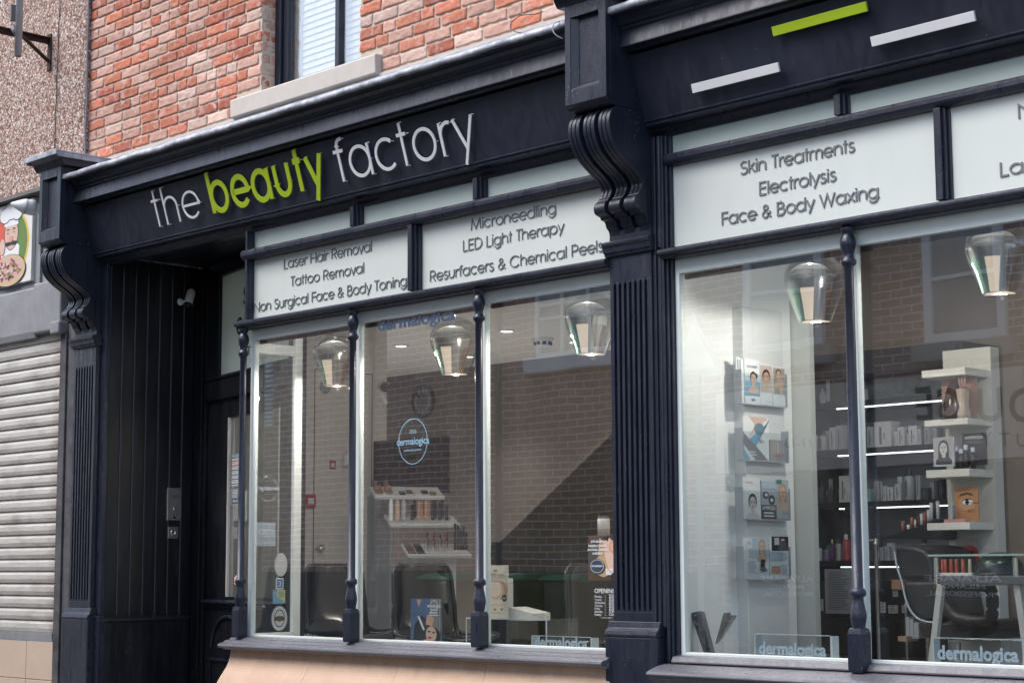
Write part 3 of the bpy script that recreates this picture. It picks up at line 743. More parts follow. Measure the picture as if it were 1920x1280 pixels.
sf = thing('shopfront', 'navy timber shopfront with white and lime raised lettering on its fascia', 'shopfront', (-8.5, 0, 0), 'navy timber shopfronts')
fascia_parts(sf, PLX[1], PCX[0])
XL, XR = -9.30, PCX[0]
ZG0, ZG1 = .735, 2.645                                # main glass
Z_LIP0, Z_LIP1, Z_MR0, Z_MR1, Z_TOP = 2.645, 2.700, 3.085, 3.148, 3.27
LIPPROF = [(.03, Z_LIP0), (-.062, Z_LIP0), (-.066, 2.655), (-.082, 2.660), (-.092, 2.668), (-.092, 2.683), (-.084, 2.690), (-.02, 2.7065), (.03, 2.7065)]
MRPROF = [(.03, Z_MR0), (-.038, Z_MR0), (-.058, 3.100), (-.062, 3.110), (-.062, 3.128), (-.05, 3.146), (.03, 3.150)]
bm = BM(); prism_x(bm, LIPPROF, XL-.03, XR); obj('transom_rail', bm, NAVY, sf, .002)
bm = BM(); prism_x(bm, MRPROF, XL-.01, XR); obj('upper_rail', bm, NAVY, sf, .002)
def vbar(t, name, xa, z0, z1, wf_=.034, wb=.06, y0=-.05, mat=NAVY):
    bm = BM(); box(bm, xa, xa+wf_, y0, .02, z0, z1); box(bm, xa+wf_, xa+wb*.8, y0+.018, .02, z0, z1); box(bm, xa+wb*.8, xa+wb, y0+.036, .02, z0, z1); return obj(name, bm, mat, t, .002)
vbar(sf, 'glazing_bar', -8.222, 3.1505, 3.27); vbar(sf, 'glazing_bar', -7.149, 3.1505, 3.27); vbar(sf, 'glazing_bar', -7.697, 2.707, 3.0845)
bm = BM(); box(bm, XL+.022, XL+.040, -.045, .011, 2.707, 3.27); box(bm, XL+.0, XL+.0215, .0, .06, 2.707, 3.27); box(bm, XL+.0405, XL+.043, -.028, .05, 2.707, 3.27); obj('corner_post', bm, NAVY, sf, .003)
TXTB = {}
def frost(t, name, x0, x1, z0, z1, mat=FROST, y=.012):
    bm = BM(); box(bm, x0, x1, y, y+.01, z0, z1); return obj(name, bm, mat, t)
def lines_on(pane, rows, cap, wt=.0064, y=.012):
    bm = BM()
    for txt, (u0, v0), (u1, v1) in rows:
        a_ = P(u0, v0, y); b_ = P(u1, v1, y); mono_text(bm, txt, Vector((a_.x, y-.0002, a_.z)), EX, EZ, -EY, b_.x-a_.x, cap, wt, .005)
    obj('lettering', bm, GREYLET, pane)
for x0, x1 in ((-9.27, -8.19), (-8.17, -7.115), (-7.095, XR)): frost(sf, 'frosted_light', x0, x1, 3.145, 3.28, FROST2)
fp = frost(sf, 'service_panel', -9.272, -7.66, 2.70, 3.10)
lines_on(fp, [('Laser Hair Removal', (533, 504), (697.5, 473)), ('Tattoo Removal', (545, 537), (683, 513)), ('Non Surgical Face & Body Toning', (476.5, 585.5), (763, 537))], .0590)
fp = frost(sf, 'service_panel', -7.645, XR, 2.70, 3.10)
lines_on(fp, [('Microneedling', (883.5, 432), (1043, 404)), ('LED Light Therapy', (869, 471), (1059, 441)), ('Resurfacers & Chemical Peels', (807, 528), (1132, 472))], .0590)

def colonette(t, x, zb, zt, s=1.0, yc=-.045):
    bm = BM(); q = .034*s*math.sqrt(2); c0 = (x, yc, 0)
    lathe(bm, [(0, zb), (q*.94, zb), (q, zb+.02), (q, zb+.165), (q*.86, zb+.185), (.026*s*1.2, zb+.19)], c0, 4, smooth=False, a0=math.pi/4, a1=math.pi*2.25)
    z = zb+.186
    pr = cr([(.026, z), (.031, z+.03), (.034, z+.055), (.030, z+.085), (.0235, z+.118), (.0235, z+.13)], 4) + cr([(.0235, z+.135), (.033, z+.145), (.0345, z+.158), (.030, z+.170), (.0225, z+.176)], 3)
    top = [(.0205, zt-.178), (.024, zt-.172), (.033, zt-.162), (.0335, zt-.148), (.026, zt-.140)] + cr([(.024, zt-.132), (.024, zt-.118), (.031, zt-.09), (.0345, zt-.068), (.030, zt-.046), (.0225, zt-.032)], 4) + [(.023, zt-.024), (.031, zt-.015), (.031, zt)]
    lathe(bm, [(r*s, h) for r, h in pr+top], c0, 24)
    return obj('colonette', bm, NAVYW if s > 1.02 else NAVY, t)
COLX = (-9.282, -8.19, -7.105)
for x in COLX: colonette(sf, x, .728, Z_LIP0)
# white painted inner frame and panes
Y0, Y1 = .012, .05
GZ0, GZ1 = .745, 2.578
xs = [(-9.282, -9.246), (-8.236, -8.198), (-7.150, -7.116), (XR-.01, XR+.05)]
bm = BM()
for a_, b_ in xs: box(bm, a_, b_, Y0, Y1, GZ0-.02, Z_LIP0-.0005)
for (a0, a1), (b0, b1) in zip(xs, xs[1:]):
    box(bm, a1+.0005, b0-.0005, Y0, Y1, GZ1, Z_LIP0-.0005); box(bm, a1+.0005, b0-.0005, Y0, Y1, GZ0-.02, GZ0)
obj('window_frame', bm, WHITEG, sf, .003)
bm = BM()
for (a0, a1), (b0, b1) in zip(xs, xs[1:]): box(bm, a1+.001, b0-.001, .052, .068, GZ1-.024, GZ1+.004)
obj('top_strip', bm, BROWNB, sf)  # dark brown strip along the top of each pane
for (a0, a1), (b0, b1) in zip(xs, xs[1:]):
    bm = BM(); box(bm, a1-.006, b0+.006, .024, .030, GZ0-.006, GZ1+.006); obj('window_pane', bm, GLASS, sf)
# return light beside the doorway
RX = -9.268
bm = BM(); box(bm, RX-.014, RX+.014, .34, .40, GZ0-.02, 2.66); box(bm, RX-.012, RX+.012, .0505, .3395, 2.50, 2.565); box(bm, RX-.012, RX+.012, .0505, .3395, GZ0-.02, GZ0+.006)
obj('return_frame', bm, WHITE, sf, .003)
bm = BM(); box(bm, RX-.003, RX+.003, .0505, .3395, GZ0+.004, 2.505); obj('window_pane', bm, GLASS, sf)
bm = BM(); box(bm, RX-.003, RX+.003, .0505, .3395, 2.56, 2.66); obj('window_pane', bm, GLASS, sf)
bm = BM(); box(bm, RX-.02, RX+.02, .0505, .40, 2.6605, 3.27); obj('return_wall', bm, WHITEW, sf)
bm = BM(); box(bm, RX-.045, RX-.0205, .0505, .385, 2.6605, 3.27); box(bm, RX-.045, RX+.02, .0505, .398, -.1, .70); obj('return_cladding', bm, NAVY, sf)
# sill and stall riser
WORN = navy_paint('worn_sill_paint', 1.2, (.10, .10, .115), .36)
bm = BM(); prism_x(bm, [(.06, .737), (.0, .733), (-.052, .722), (-.054, .715), (-.098, .706), (-.10, .699), (-.128, .694), (-.142, .688), (-.146, .677), (-.140, .668), (-.11, .664), (-.10, .655), (.06, .655)], XL-.075, XR+.0); obj('sill', bm, WORN, sf, .002)
rp = cr([(-.072, .6545), (-.076, .62), (-.098, .56), (-.150, .49), (-.185, .43), (-.19, .36), (-.175, .25), (-.172, .1), (-.172, -.12)], 5)
cuts = [XL-.035, P(577, 1230, -.1).x, P(741, 1238, -.1).x, P(905, 1246, -.1).x, XR]
bm = BM()
for a_, b_ in zip(cuts, cuts[1:]): prism_x(bm, rp + [(.1, -.12), (.1, .6545)], a_+.0012, b_-.0012)
obj('stall_riser', bm, PEACH, sf)
# boarded side wall and ceiling of the doorway
BX = -10.975
bm = BM(); box(bm, -11.037, BX+.004, -.012, .02, .83, 3.3475); obj('doorway_jamb', bm, NAVYW, sf, .003)
bm = BM(); ys = [.0215+k*.1015 for k in range(8)]
for k in range(7):
    a_, b_ = ys[k], ys[k+1]
    prism_z(bm, [(BX-.02, a_), (BX-.005, a_), (BX, a_+.006), (BX, b_-.010), (BX-.007, b_-.003), (BX-.02, b_-.003)], .80, 3.33)
box(bm, BX-.06, BX-.0205, .0215, .95, -.1, 3.33); box(bm, BX-.02, BX-.004, .7335, .80, -.1, 3.33)
obj('boarding', bm, BLACKT, sf)
bm = BM()                                              # paler lines in the board joints
for k in range(6): box(bm, BX-.004, BX-.0015, ys[k+1]-.0025, ys[k+1]+.0015, .84, 3.2+.015*k)
obj('board_joint_lines', bm, plain((.10, .105, .13), .4), sf)
bm = BM(); box(bm, BX-.019, BX+.012, .0205, .715, -.1, .79); prism_y(bm, [(BX-.019, .7905), (BX+.02, .7905), (BX+.018, .806), (BX+.003, .822), (BX-.019, .822)], -.02, .722); obj('boarding_plinth', bm, BLACKT, sf, .003)
bm = BM(); box(bm, -11.035, BX+.016, -.03, .020, -.1, .829); obj('jamb_plinth', bm, NAVYW, sf, .004)
bm = BM()
for k in range(8): box(bm, BX-.02, RX-.046, .141+k*.085, .141+k*.085+.081, 3.3345, 3.347)
box(bm, BX-.1, RX-.0455, .14, .82, 3.3475, 3.37); obj('doorway_ceiling', bm, BLACKT, sf)
bm = BM(); box(bm, -11.03, RX-.046, .0205, 1.1, -.119, .012); obj('doorstep', bm, CONCRETE, sf)

# raised lettering on the fascia: each letter lifts off
sg = thing('shop_sign_lettering', 'raised white and lime letters reading the beauty factory on navy fascia', 'sign', tuple(FO+EX*-9.0))
def sign_word(txt, u0, v0, u1, v1, trk, wt, mat, cap=None):
    a_ = PF(u0, v0, .016); b_ = PF(u1, v1, .016)
    base = Vector((a_.x, a_.y, a_.z)); width = b_.x-a_.x-wt; i0, i1 = ink(txt); i1 += trk*(len(txt)-1); sxx = width/(i1-i0); x = -i0 + wt/2/sxx
    for ch in txt:
        adv, st = G[ch]; bm = BM()
        glyph(bm, st, base + EX*(x*sxx), EX, E2, FN, sxx, cap/.72, wt, .006)
        lt = obj('letter', bm, mat, sg, .0015)
        pts = [q for s_ in st for q in s_]; f = BM()
        for px_, py_ in {(min(pts, key=lambda q: q[1])), (max(pts, key=lambda q: q[1])), (max(pts, key=lambda q: q[0]))}:
            o = base + EX*(x*sxx + px_*sxx + .005) + E2*(py_*cap/.72) - FN*.016
            lathe(f, [(.0036, 0), (.0036, .0155), (0, .0155)], o, 10, axis=FN)
        obj('fixing', f, mat, lt)
        x += adv+trk
sign_word('the', 294, 427, 381, 405.5, .06, .0165, LETTER, .243)
sign_word('beauty', 401, 400.5, 616, 348, .10, .036, LIME, .258)
sign_word('factory', 636, 343, 899, 277, .05, .0205, LETTER, .248)

# ================================================================ right shopfront
sr = thing('shopfront', 'weathered navy timber shopfront with three plain bars on its fascia', 'shopfront', (-4.6, 0, 0), 'navy timber shopfronts')
RX0, RX1 = PCX[1], -2.6
fascia_parts(sr, RX0, RX1)
RL = -5.752
bm = BM(); box(bm, RX0, RX0+.022, -.04, .02, -.1, 3.27); lathe(bm, [(.014, .86), (.014, 2.70)], (RX0+.036, -.022, 0), 12); lathe(bm, [(.016, 2.71), (.016, 3.27)], (RX0+.036, -.02, 0), 12)
box(bm, RX0+.0225, RX0+.05, -.012, .02, -.1, 3.27); box(bm, RX0+.0505, RX0+.068, -.034, .02, .70, 3.27); box(bm, RX0+.0685, RX0+.084, -.022, .02, .70, 3.27); box(bm, RX0+.0845, RL+.004, -.008, .02, .70, 3.27)
obj('frame_post', bm, NAVYW, sr, .004)
bm = BM(); prism_x(bm, [(y+.012, z) for y, z in LIPPROF], RL-.035, RX1); obj('transom_rail', bm, NAVYW, sr, .004)
bm = BM(); prism_x(bm, [(y+.02, z+.027) for y, z in MRPROF], RL-.02, RX1); obj('upper_rail', bm, NAVYW, sr, .006)
vbar(sr, 'glazing_bar', -4.742, 3.178, 3.275, mat=NAVYW, y0=-.035); vbar(sr, 'glazing_bar', -3.68, 3.178, 3.275, mat=NAVYW, y0=-.035); vbar(sr, 'glazing_bar', -4.222, 2.707, 3.111, mat=NAVYW, y0=-.035)
for x0, x1 in ((RL, -4.69), (-4.70, -3.63), (-3.64, RX1)): frost(sr, 'frosted_light', x0, x1-.01, 3.17, 3.285, FROST2)
fp = frost(sr, 'service_panel', RL, -4.18, 2.70, 3.13)
lines_on(fp, [('Skin Treatments', (1389, 327.5), (1604, 289)), ('Electrolysis', (1424.5, 366), (1569, 340)), ('Face & Body Waxing', (1354, 422.5), (1648, 371))], .0590, .0082)
fp = frost(sr, 'service_panel', -4.172, RX1, 2.70, 3.13)
lines_on(fp, [('N', (1910, 223.5), (1945, 217)), ('Las', (1876, 331), (1938, 320))], .0590, .0082)
for x in (-4.681, -3.60): colonette(sr, x, .690, Z_LIP0+.004, 1.06, -.04)
xs2 = [(RL+.0045, RL+.03), (-4.722, -4.678), (-3.64, -3.60), (RX1-.05, RX1)]
bm = BM()
for a_, b_ in xs2: box(bm, a_, b_, Y0, Y1, .72, Z_LIP0+.006)
for (a0, a1), (b0, b1) in zip(xs2, xs2[1:]):
    box(bm, a1+.0005, b0-.0005, Y0, Y1, 2.575, Z_LIP0+.006); box(bm, a1+.0005, b0-.0005, Y0, Y1, .72, .742)
obj('window_frame', bm, WHITEG, sr, .003)
bm = BM()
for (a0, a1), (b0, b1) in zip(xs2, xs2[1:]): box(bm, a1+.001, b0-.001, .052, .068, 2.55, 2.581)
obj('top_strip', bm, BROWNB, sr)  # same dark brown strip over the right panes
for (a0, a1), (b0, b1) in zip(xs2, xs2[1:]):
    bm = BM(); box(bm, a1-.006, b0+.006, .024, .030, .736, 2.581); obj('window_pane', bm, GLASS, sr)
bm = BM(); prism_x(bm, [(.06, .732), (.0, .728), (-.022, .722), (-.036, .70), (-.036, .692), (.06, .69)], RL-.02, RX1); obj('glazing_sill', bm, WORN, sr, .003)
bm = BM(); prism_x(bm, cr([(.06, .6895), (-.05, .6855), (-.13, .668), (-.165, .655), (-.172, .640), (-.150, .628)], 3) + [(-.12, .60), (.06, .60)], RL-.06, RX1); obj('sill', bm, WORN, sr, .003)
bm = BM(); box(bm, RL-.06, RX1, -.10, .1, -.12, .5995); obj('stall_riser', bm, NAVYW, sr)
for nm, (u0, v0), (u1, v1), mt, lab in (('sign_bar', (1301.5, 175), (1464, 133), LETTER, 'short white raised bar just over the Skin Treatments window'),
                               ('sign_bar', (1452.5, 68.5), (1629, 20.5), LIME, 'lime green raised bar high on the navy fascia'),
                               ('sign_bar', (1637.5, 88), (1831.5, 38.5), LETTER, 'white raised bar beyond the lime bar on navy fascia')):
    a_ = PF(u0, v0, .02); b_ = PF(u1, v1, .02); bm = BM(); h = .044
    extr(bm, [a_, Vector((b_.x, a_.y, a_.z)), Vector((b_.x, a_.y, a_.z))+E2*h, a_+E2*h], FN*.012)
    solo(nm, lab, 'sign bar', bm, mt, 'raised bars on the right fascia', .0015)

# ================================================================ doorway: door, intercom, camera
DY = .80; DSL = .2417; DX0 = -10.955                   # the door is set at a slight angle to the street
def PD(u, v):
    dd = ray(u, v); nn = Vector((DSL, 1, 0)); return CAM + dd*((Vector((DX0, DY, 0))-CAM).dot(nn)/dd.dot(nn))
dr = thing('shop_door', 'black panelled door with a tall glass light deep in the doorway', 'door', (-10.2, DY, 0))
FX0 = PD(414, 610).x
bm = BM(); dx0, dx1 = -10.955, RX-.016
box(bm, -11.15, -10.905, DY-.045, DY+.06, -.1, 3.33); box(bm, -10.9045, -10.86, DY-.025, DY+.06, -.1, 3.33); box(bm, -9.40, dx1, DY-.03, DY+.06, -.1, 3.33)
box(bm, -10.8595, -9.4005, DY-.03, DY+.06, 2.335, 2.48); box(bm, -10.8595, -9.4005, DY-.04, DY+.06, 2.4805, 2.505); box(bm, -10.8595, -9.4005, DY-.02, DY+.06, 3.226, 3.33)
box(bm, -10.8595, FX0-.001, DY-.02, DY+.06, 2.5055, 3.2255); obj('door_frame', bm, BLACKT, dr, .004)
bm = BM(); a0, a1, b0, b1 = -10.855, -9.405, .02, 2.33
gx0, gx1, gz0, gz1 = PD(426, 950).x, -9.58, PD(423, 1118).z, PD(427, 783).z
box(bm, a0, gx0, DY, DY+.05, b0, b1); box(bm, gx1, a1, DY, DY+.05, b0, b1); box(bm, gx0+.0005, gx1-.0005, DY, DY+.05, b0, gz0); box(bm, gx0+.0005, gx1-.0005, DY, DY+.05, gz1, b1)
lf = obj('leaf', bm, BLACKT, dr, .003)
bm = BM(); prism_x(bm, [(DY-.001, .875), (DY-.03, .895), (DY-.05, .912), (DY-.05, .922), (DY-.001, .935)], -10.84, -9.42); obj('weatherboard', bm, NAVY, lf, .002)
bm = BM(); tube(bm, arc_pts := [(-10.42+.30*math.cos(rad(t)), DY-.006, .60+.22*math.sin(rad(t))) for t in range(0, 181, 10)], .016, 6)
for q in (-10.74, -10.1):
    for za, zb in ((.18, .53),):
        box(bm, q, q+.02, DY-.015, DY-.0005, za, zb); box(bm, q+.5, q+.52, DY-.015, DY-.0005, za, zb); box(bm, q+.0205, q+.4995, DY-.015, DY-.0005, za, za+.02); box(bm, q+.0205, q+.4995, DY-.015, DY-.0005, zb-.02, zb)
obj('panel_moulding', bm, NAVY, lf, .003)
bm = BM(); box(bm, gx0+.001, gx1-.001, DY+.02, DY+.026, gz0+.001, gz1-.001); obj('pane', bm, GLASS, lf)
bm = BM(); 
for q in (gx0, gx1-.012): box(bm, q, q+.012, DY-.004, DY+.019, gz0, gz1)
obj('glazing_bead', bm, OFFWHITE, lf)
bm = BM(); box(bm, FX0, -9.45, DY+.01, DY+.02, 2.5055, 3.225); fl_ = obj('fanlight', bm, FROSTT, dr)
bm = BM()
o = PD(455, 570); sans(bm, 'S', Vector((o.x-.01, DY+.0085, o.z)), EX, EZ, -EY, .08, .125, .015, .0005)
o = PD(441, 628); sans(bm, 'C', Vector((o.x, DY+.0085, o.z)), EX, EZ, -EY, .10, .125, .015, .0005)
o = PD(447, 670); e_ = PD(503, 664); sans(bm, 'EST 1990', Vector((o.x, DY+.0085, o.z)), EX, EZ, -EY, e_.x-o.x, .062, 0, .0005)
obj('lettering', bm, INKL, fl_)
# notices on the door glass
def notice(v0, v1, u0, u1, col, y=DY+.016):
    a_ = PD(u0, v1); b_ = PD(u1, v0); return Card((a_.x, y, a_.z), EX, EZ, b_.x-a_.x, b_.z-a_.z, col, .002)
door_notes = []
c = notice(849, 912, 430, 452, WFILM)
for k, m in enumerate((TEAL, RED, RED, plain((.03, .12, .06), .5), plain((.03, .08, .2), .5), plain((.03, .12, .06), .5), BLUEFILM)[::-1]): c.rect(.02, k/7+.012, .98, (k+1)/7-.012, m)
c.text('Fire action', .06, .7, .90, WFILM, None, .01)
for k in range(6): c.lines(.08, .9, k/7+.04, k/7+.11, 2, WFILM, .4)
door_notes += [c.done('fire_action_notice', 'fire action notice in red, green and blue bands on the door glass', 'notice')]
c = notice(914, 946, 429, 448, GREYFILM); c.rect(.06, .04, .94, .96, plain((.10, .115, .13), .5)); c.lines(.15, .85, .88, .45, 6, WFILM); c.rect(.25, .2, .75, .24, WFILM); c.poly([(.2, .22), (.38, .14), (.38, .30)], WFILM)
door_notes += [c.done('door_notice', 'small grey notice with a white arrow stuck on the door glass', 'notice')]
c = notice(1076, 1097, 434, 444, plain((.25, .06, .05), .5)); c.rect(.2, .12, .55, .75, WFILM).ell(.6, .8, .2, .1, WFILM)
door_notes += [c.done('extinguisher_sign', 'tiny red extinguisher sign at the foot of the door glass', 'notice')]
for o_ in [o for o in bpy.data.objects if o.type == 'MESH' and (o.parent == dr or (o.parent and o.parent.parent == dr))] + door_notes:
    org = ORG[o_.name]
    for v_ in o_.data.vertices: v_.co.y -= DSL*(v_.co.x+org.x-DX0)
# hall behind the door
# intercom and bell on the boarding
def on_wall(u0, v0, u1, v1, x): a_ = PX(u0, v1, x); b_ = PX(u1, v0, x); return a_.y, b_.y, min(a_.z, b_.z), max(a_.z, b_.z)
y0, y1, z0_, z1_ = on_wall(311, 915, 339, 975, BX)
it = thing('intercom', 'brushed steel intercom plate with speaker holes on black boards', 'intercom', (BX, (y0+y1)/2, z0_))
bm = BM(); box(bm, BX+.0005, BX+.014, y0, y1, z0_, z1_); obj('plate', bm, PALEMETAL, it, .003)
bm = BM(); yc = (y0+y1)/2; zc = z0_+(z1_-z0_)*.76
for q in range(-2, 3):
    for p_ in range(-2, 3):
        if abs(q)+abs(p_) < 4: lathe(bm, [(.0035, 0), (.0035, .0006), (0, .0006)], (BX+.014, yc+q*.0105, zc+p_*.0105), 8, axis=EX)
obj('speaker_grille', bm, plain((.10, .075, .04), .5), it)
bm = BM(); lathe(bm, [(.012, 0), (.012, .003), (.009, .005), (0, .006)], (BX+.0141, yc, z0_+(z1_-z0_)*.36), 16, axis=EX); obj('button', bm, CHROME, it)
bm = BM(); lathe(bm, [(.010, 0), (.010, .001), (0, .001)], (BX+.0141, yc, z0_+(z1_-z0_)*.09), 14, axis=EX)
for q in (-1, 1):
    for p_ in (.05, .95): lathe(bm, [(.004, 0), (.004, .0012), (0, .0012)], (BX+.0141, yc+q*(y1-y0)*.42, z0_+(z1_-z0_)*p_), 8, axis=EX)
obj('lock_and_screws', bm, BLACK, it)
y0, y1, z0_, z1_ = on_wall(313, 987, 333, 1009, BX)
bl = thing('door_bell', 'small square steel bell push below the intercom', 'bell', (BX, (y0+y1)/2, z0_))
bm = BM(); box(bm, BX+.0005, BX+.012, y0, y1, z0_, z1_); obj('plate', bm, STEEL, bl, .003)
bm = BM(); lathe(bm, [(.022, 0), (.022, .003), (.016, .006), (.015, .003), (0, .003)], (BX+.0121, (y0+y1)/2, (z0_+z1_)/2), 20, axis=EX); obj('button', bm, CHROME, bl)
p0 = PX(338, 566, BX); cv = thing('security_camera', 'white bullet security camera on the black boarding', 'camera', tuple(p0))
bm = BM(); lathe(bm, [(.026, 0), (.026, .006), (.018, .010), (0, .010)], p0+EX*.0005, 20, axis=EX); tube(bm, [p0+EX*.01, p0+Vector((.045, .012, .0)), p0+Vector((.05, .03, .012))], .010, 8); obj('bracket', bm, WHITE, cv)
ax = Vector((.35, -.45, -.80)).normalized(); cc = p0+Vector((.05, .055, .055))
bm = BM(); lathe(bm, [(0, -.01), (.024, -.008), (.030, .004), (.031, .02), (.031, .125), (.029, .128)], cc-ax*.03, 24, axis=ax); obj('body', bm, WHITE, cv)
bm = BM(); lathe(bm, [(.0288, .1275), (.027, .118), (0, .118)], cc-ax*.03, 24, axis=ax); obj('lens', bm, BLACK, cv)

# loose cable loop hooked over the flashing by the middle pilaster
bm = BM(); q = P(1012, 31, -.36)
pts = [P(u, v, y) for u, v, y in ((1018, 22, .02), (1004, 27, .0), (976, 30, -.03), (958, 45, -.12), (962, 58, -.28), (985, 64, -.352))]
tube(bm, cr([tuple(p) for p in pts], 5), .0028, 6); solo('loose_cable', 'loose thin cable looping over the lead flashing near the brick corner', 'cable', bm, DGREY)
bm = BM(); pts = [P(u, v, y) for u, v, y in ((1052, 40, -.33), (1040, 44, -.365), (1036, 55, -.37), (1042, 66, -.365), (1055, 73, -.34))]
tube(bm, cr([tuple(p) for p in pts], 5), .0028, 6); solo('loose_cable', 'short pale cable loop against the middle pilaster top', 'cable', bm, GREYFILM)

# ================================================================ across the street (seen in the glass)
OY = -7.2
def opp(u, v, y=7.24): q = P(u, v, y); return q.x, q.z
def obrick():
    a = NT('opposite_brick')
    m = a.scaled(1, 1, 1); sep = a.n('SeparateXYZ'); a.l(a.co, sep.inputs[0]); cb = a.n('CombineXYZ'); a.l(sep.outputs[0], cb.inputs[0]); a.l(sep.outputs[2], cb.inputs[1])
    t = a.n('TexBrick'); a.l(cb.outputs[0], t.inputs['Vector']); t.inputs['Scale'].default_value = 1
    for nm, val in (('Brick Width', .225), ('Row Height', .078), ('Mortar Size', .007), ('Mortar Smooth', .2), ('Bias', -.1)): t.inputs[nm].default_value = val
    t.inputs['Color1'].default_value = (.32, .185, .14, 1); t.inputs['Color2'].default_value = (.43, .265, .20, 1); t.inputs['Mortar'].default_value = (.70, .63, .56, 1)
    c = a.mix(a.ramp(a.noise(1.2, detail=4), [(.4, 0), (.8, .5)]), t.outputs['Color'], (.30, .2, .15)); return a.set(c, .9, 0, .2)
OBRICK = obrick()
ob = thing('terraced_building', 'brick terrace across the street mirrored in the shop glass', 'building', (-14, OY, 0))
bm = BM(); box(bm, -26, -5.2, OY-.4, OY, -.1, 6.9); obj('wall', bm, OBRICK, ob)
bm = BM(); box(bm, -26, -11.45, OY, OY+.04, -.1, 1.10); obj('plinth', bm, plain((.05, .05, .052), .7), ob)  # dark band added so low reflections in the shop glass stay dim
bm = BM(); prism_x(bm, [(OY+.35, 6.85), (OY+.35, 6.95), (OY-4, 9.2), (OY-4, 6.91), (OY, 6.91)], -26, -5.2); obj('roof', bm, stone_mat('slate', (.09, .09, .10), (.05, .05, .055), 8), ob)
OGL = plain((.30, .33, .345), .15)  # pale pane colour stands in for the sky mirrored in them
def owin(x0, x1, z0, z1, bars_v, bars_h, sill, fw=.06):
    bm = BM(); y = OY
    box(bm, x0, x0+fw, y, y+.05, z0, z1); box(bm, x1-fw, x1, y, y+.05, z0, z1); box(bm, x0+fw, x1-fw, y, y+.049, z0, z0+fw); box(bm, x0+fw, x1-fw, y, y+.049, z1-fw, z1)
    for b in bars_v: box(bm, b-.02, b+.02, y, y+.042, z0+fw, z1-fw)
    for b in bars_h: box(bm, x0+fw, x1-fw, y, y+.036, b-.018, b+.018)
    wn = obj('window', bm, WHITE, ob)
    bm = BM(); box(bm, x0+fw, x1-fw, y, y+.012, z0+fw, z1-fw); obj('pane', bm, OGL, wn)
    if sill:
        bm = BM(); box(bm, x0-.12, x1+.12, y, y+.13, z0-.18, z0-.0005); obj('sill', bm, stone_mat('crumbling_stone', (.5, .45, .37), (.3, .25, .2), 12) if sill > 1 else WHITE, wn, .02)
xa, za = opp(1400, 560); xb, zb = opp(1545, 600); _, zs = opp(1480, 655); _, zm = opp(1480, 546)
owin(xa, xb, zs, 4.95, [], [zm], 2, .085)
xa, _ = opp(1737, 560); xb, _ = opp(1886, 600); _, zs = opp(1800, 640); _, zm = opp(1800, 517)
owin(xa, xb, zs, 4.85, [], [zm], 2, .085)
xa, zs = opp(1010, 672); owin(xa, xa+1.25, zs, 4.9, [xa+.38, xa+.80], [zs+.42+.155*k for k in range(7)], 1, .05)
for x in (-22.5,): owin(x, x+1.1, 3.2, 4.8, [], [4.0], 2, .08)
xl, zl = opp(478, 690); xr, zl2 = opp(503, 800)
bm = BM(); z = zl2
while z < zl: prism_x(bm, [(OY, z), (OY+.05, z), (OY+.01, z+.045), (OY, z+.045)], xl, xr+.1); z += .058
obj('louvre', bm, WHITE, ob)
x0, zf1 = opp(1900, 690); x0, zf0 = opp(1850, 862); xe, _ = opp(1600, 800)
bm = BM(); box(bm, -11.4, -6.3, OY, OY+.09, zf0, zf1); fs_ = obj('fascia', bm, plain((.78, .66, .54), .5), ob)
bm = BM()
def osign(txt, u0, u1, v1, v0, mat, y=.0905, bold=.02):
    bm = BM(); xa, zb = opp(u0, v1); xb, zt = opp(u1, v0); sans(bm, txt, Vector((xb, OY+y, zb)), -EX, EZ, EY, xb-xa, zt-zb, bold, .0005); return bm
bm = BM()
for ch, u0, u1 in (('E', 1726, 1756), ('S', 1767, 1803), ('I', 1813, 1820), ('U', 1843, 1887), ('O', 1901, 1954), ('L', 1972, 2002)):
    xa, zb = opp(u0, 788); xb, zt = opp(u1, 722); sans(bm, ch, Vector((xb, OY+.0905, zb)), -EX, EZ, EY, xb-xa, zt-zb, .02, .0005)
obj('lettering', bm, plain((.05, .03, .02), .5), fs_)
bm = BM(); 
for k, ch in enumerate('BEAUTY'[::-1]):
    xa, zb = opp(1848+33*k, 838); xb, zt = opp(1848+33*k+20, 806); sans(bm, ch, Vector((xb, OY+.0905, zb)), -EX, EZ, EY, xb-xa, zt-zb, 0, .0005)
obj('lettering', bm, plain((.16, .10, .06), .5), fs_)
obj('lettering', osign('11-13', 1482, 1530, 840, 822, None), plain((.22, .16, .11), .5), fs_)
bm = BM(); box(bm, -11.3, -6.4, OY, OY+.03, .35, zf0-.02); sh_ = obj('shop_window', bm, plain((.012, .012, .013), .08), ob)
for u0, u1 in ((1425, 1531), (1735, 1882)):
    for tx, v1, v0, ins in (('ALFAPARF', 1091, 1079, 0), ('MILANO', 1104, 1096, .2), ('PROFESSIONAL', 1117, 1109, .03)):
        d = (u1-u0)*ins; obj('decal', osign(tx, u0+d, u1-d, v1, v0, None, .031, .01), WFILM, sh_)
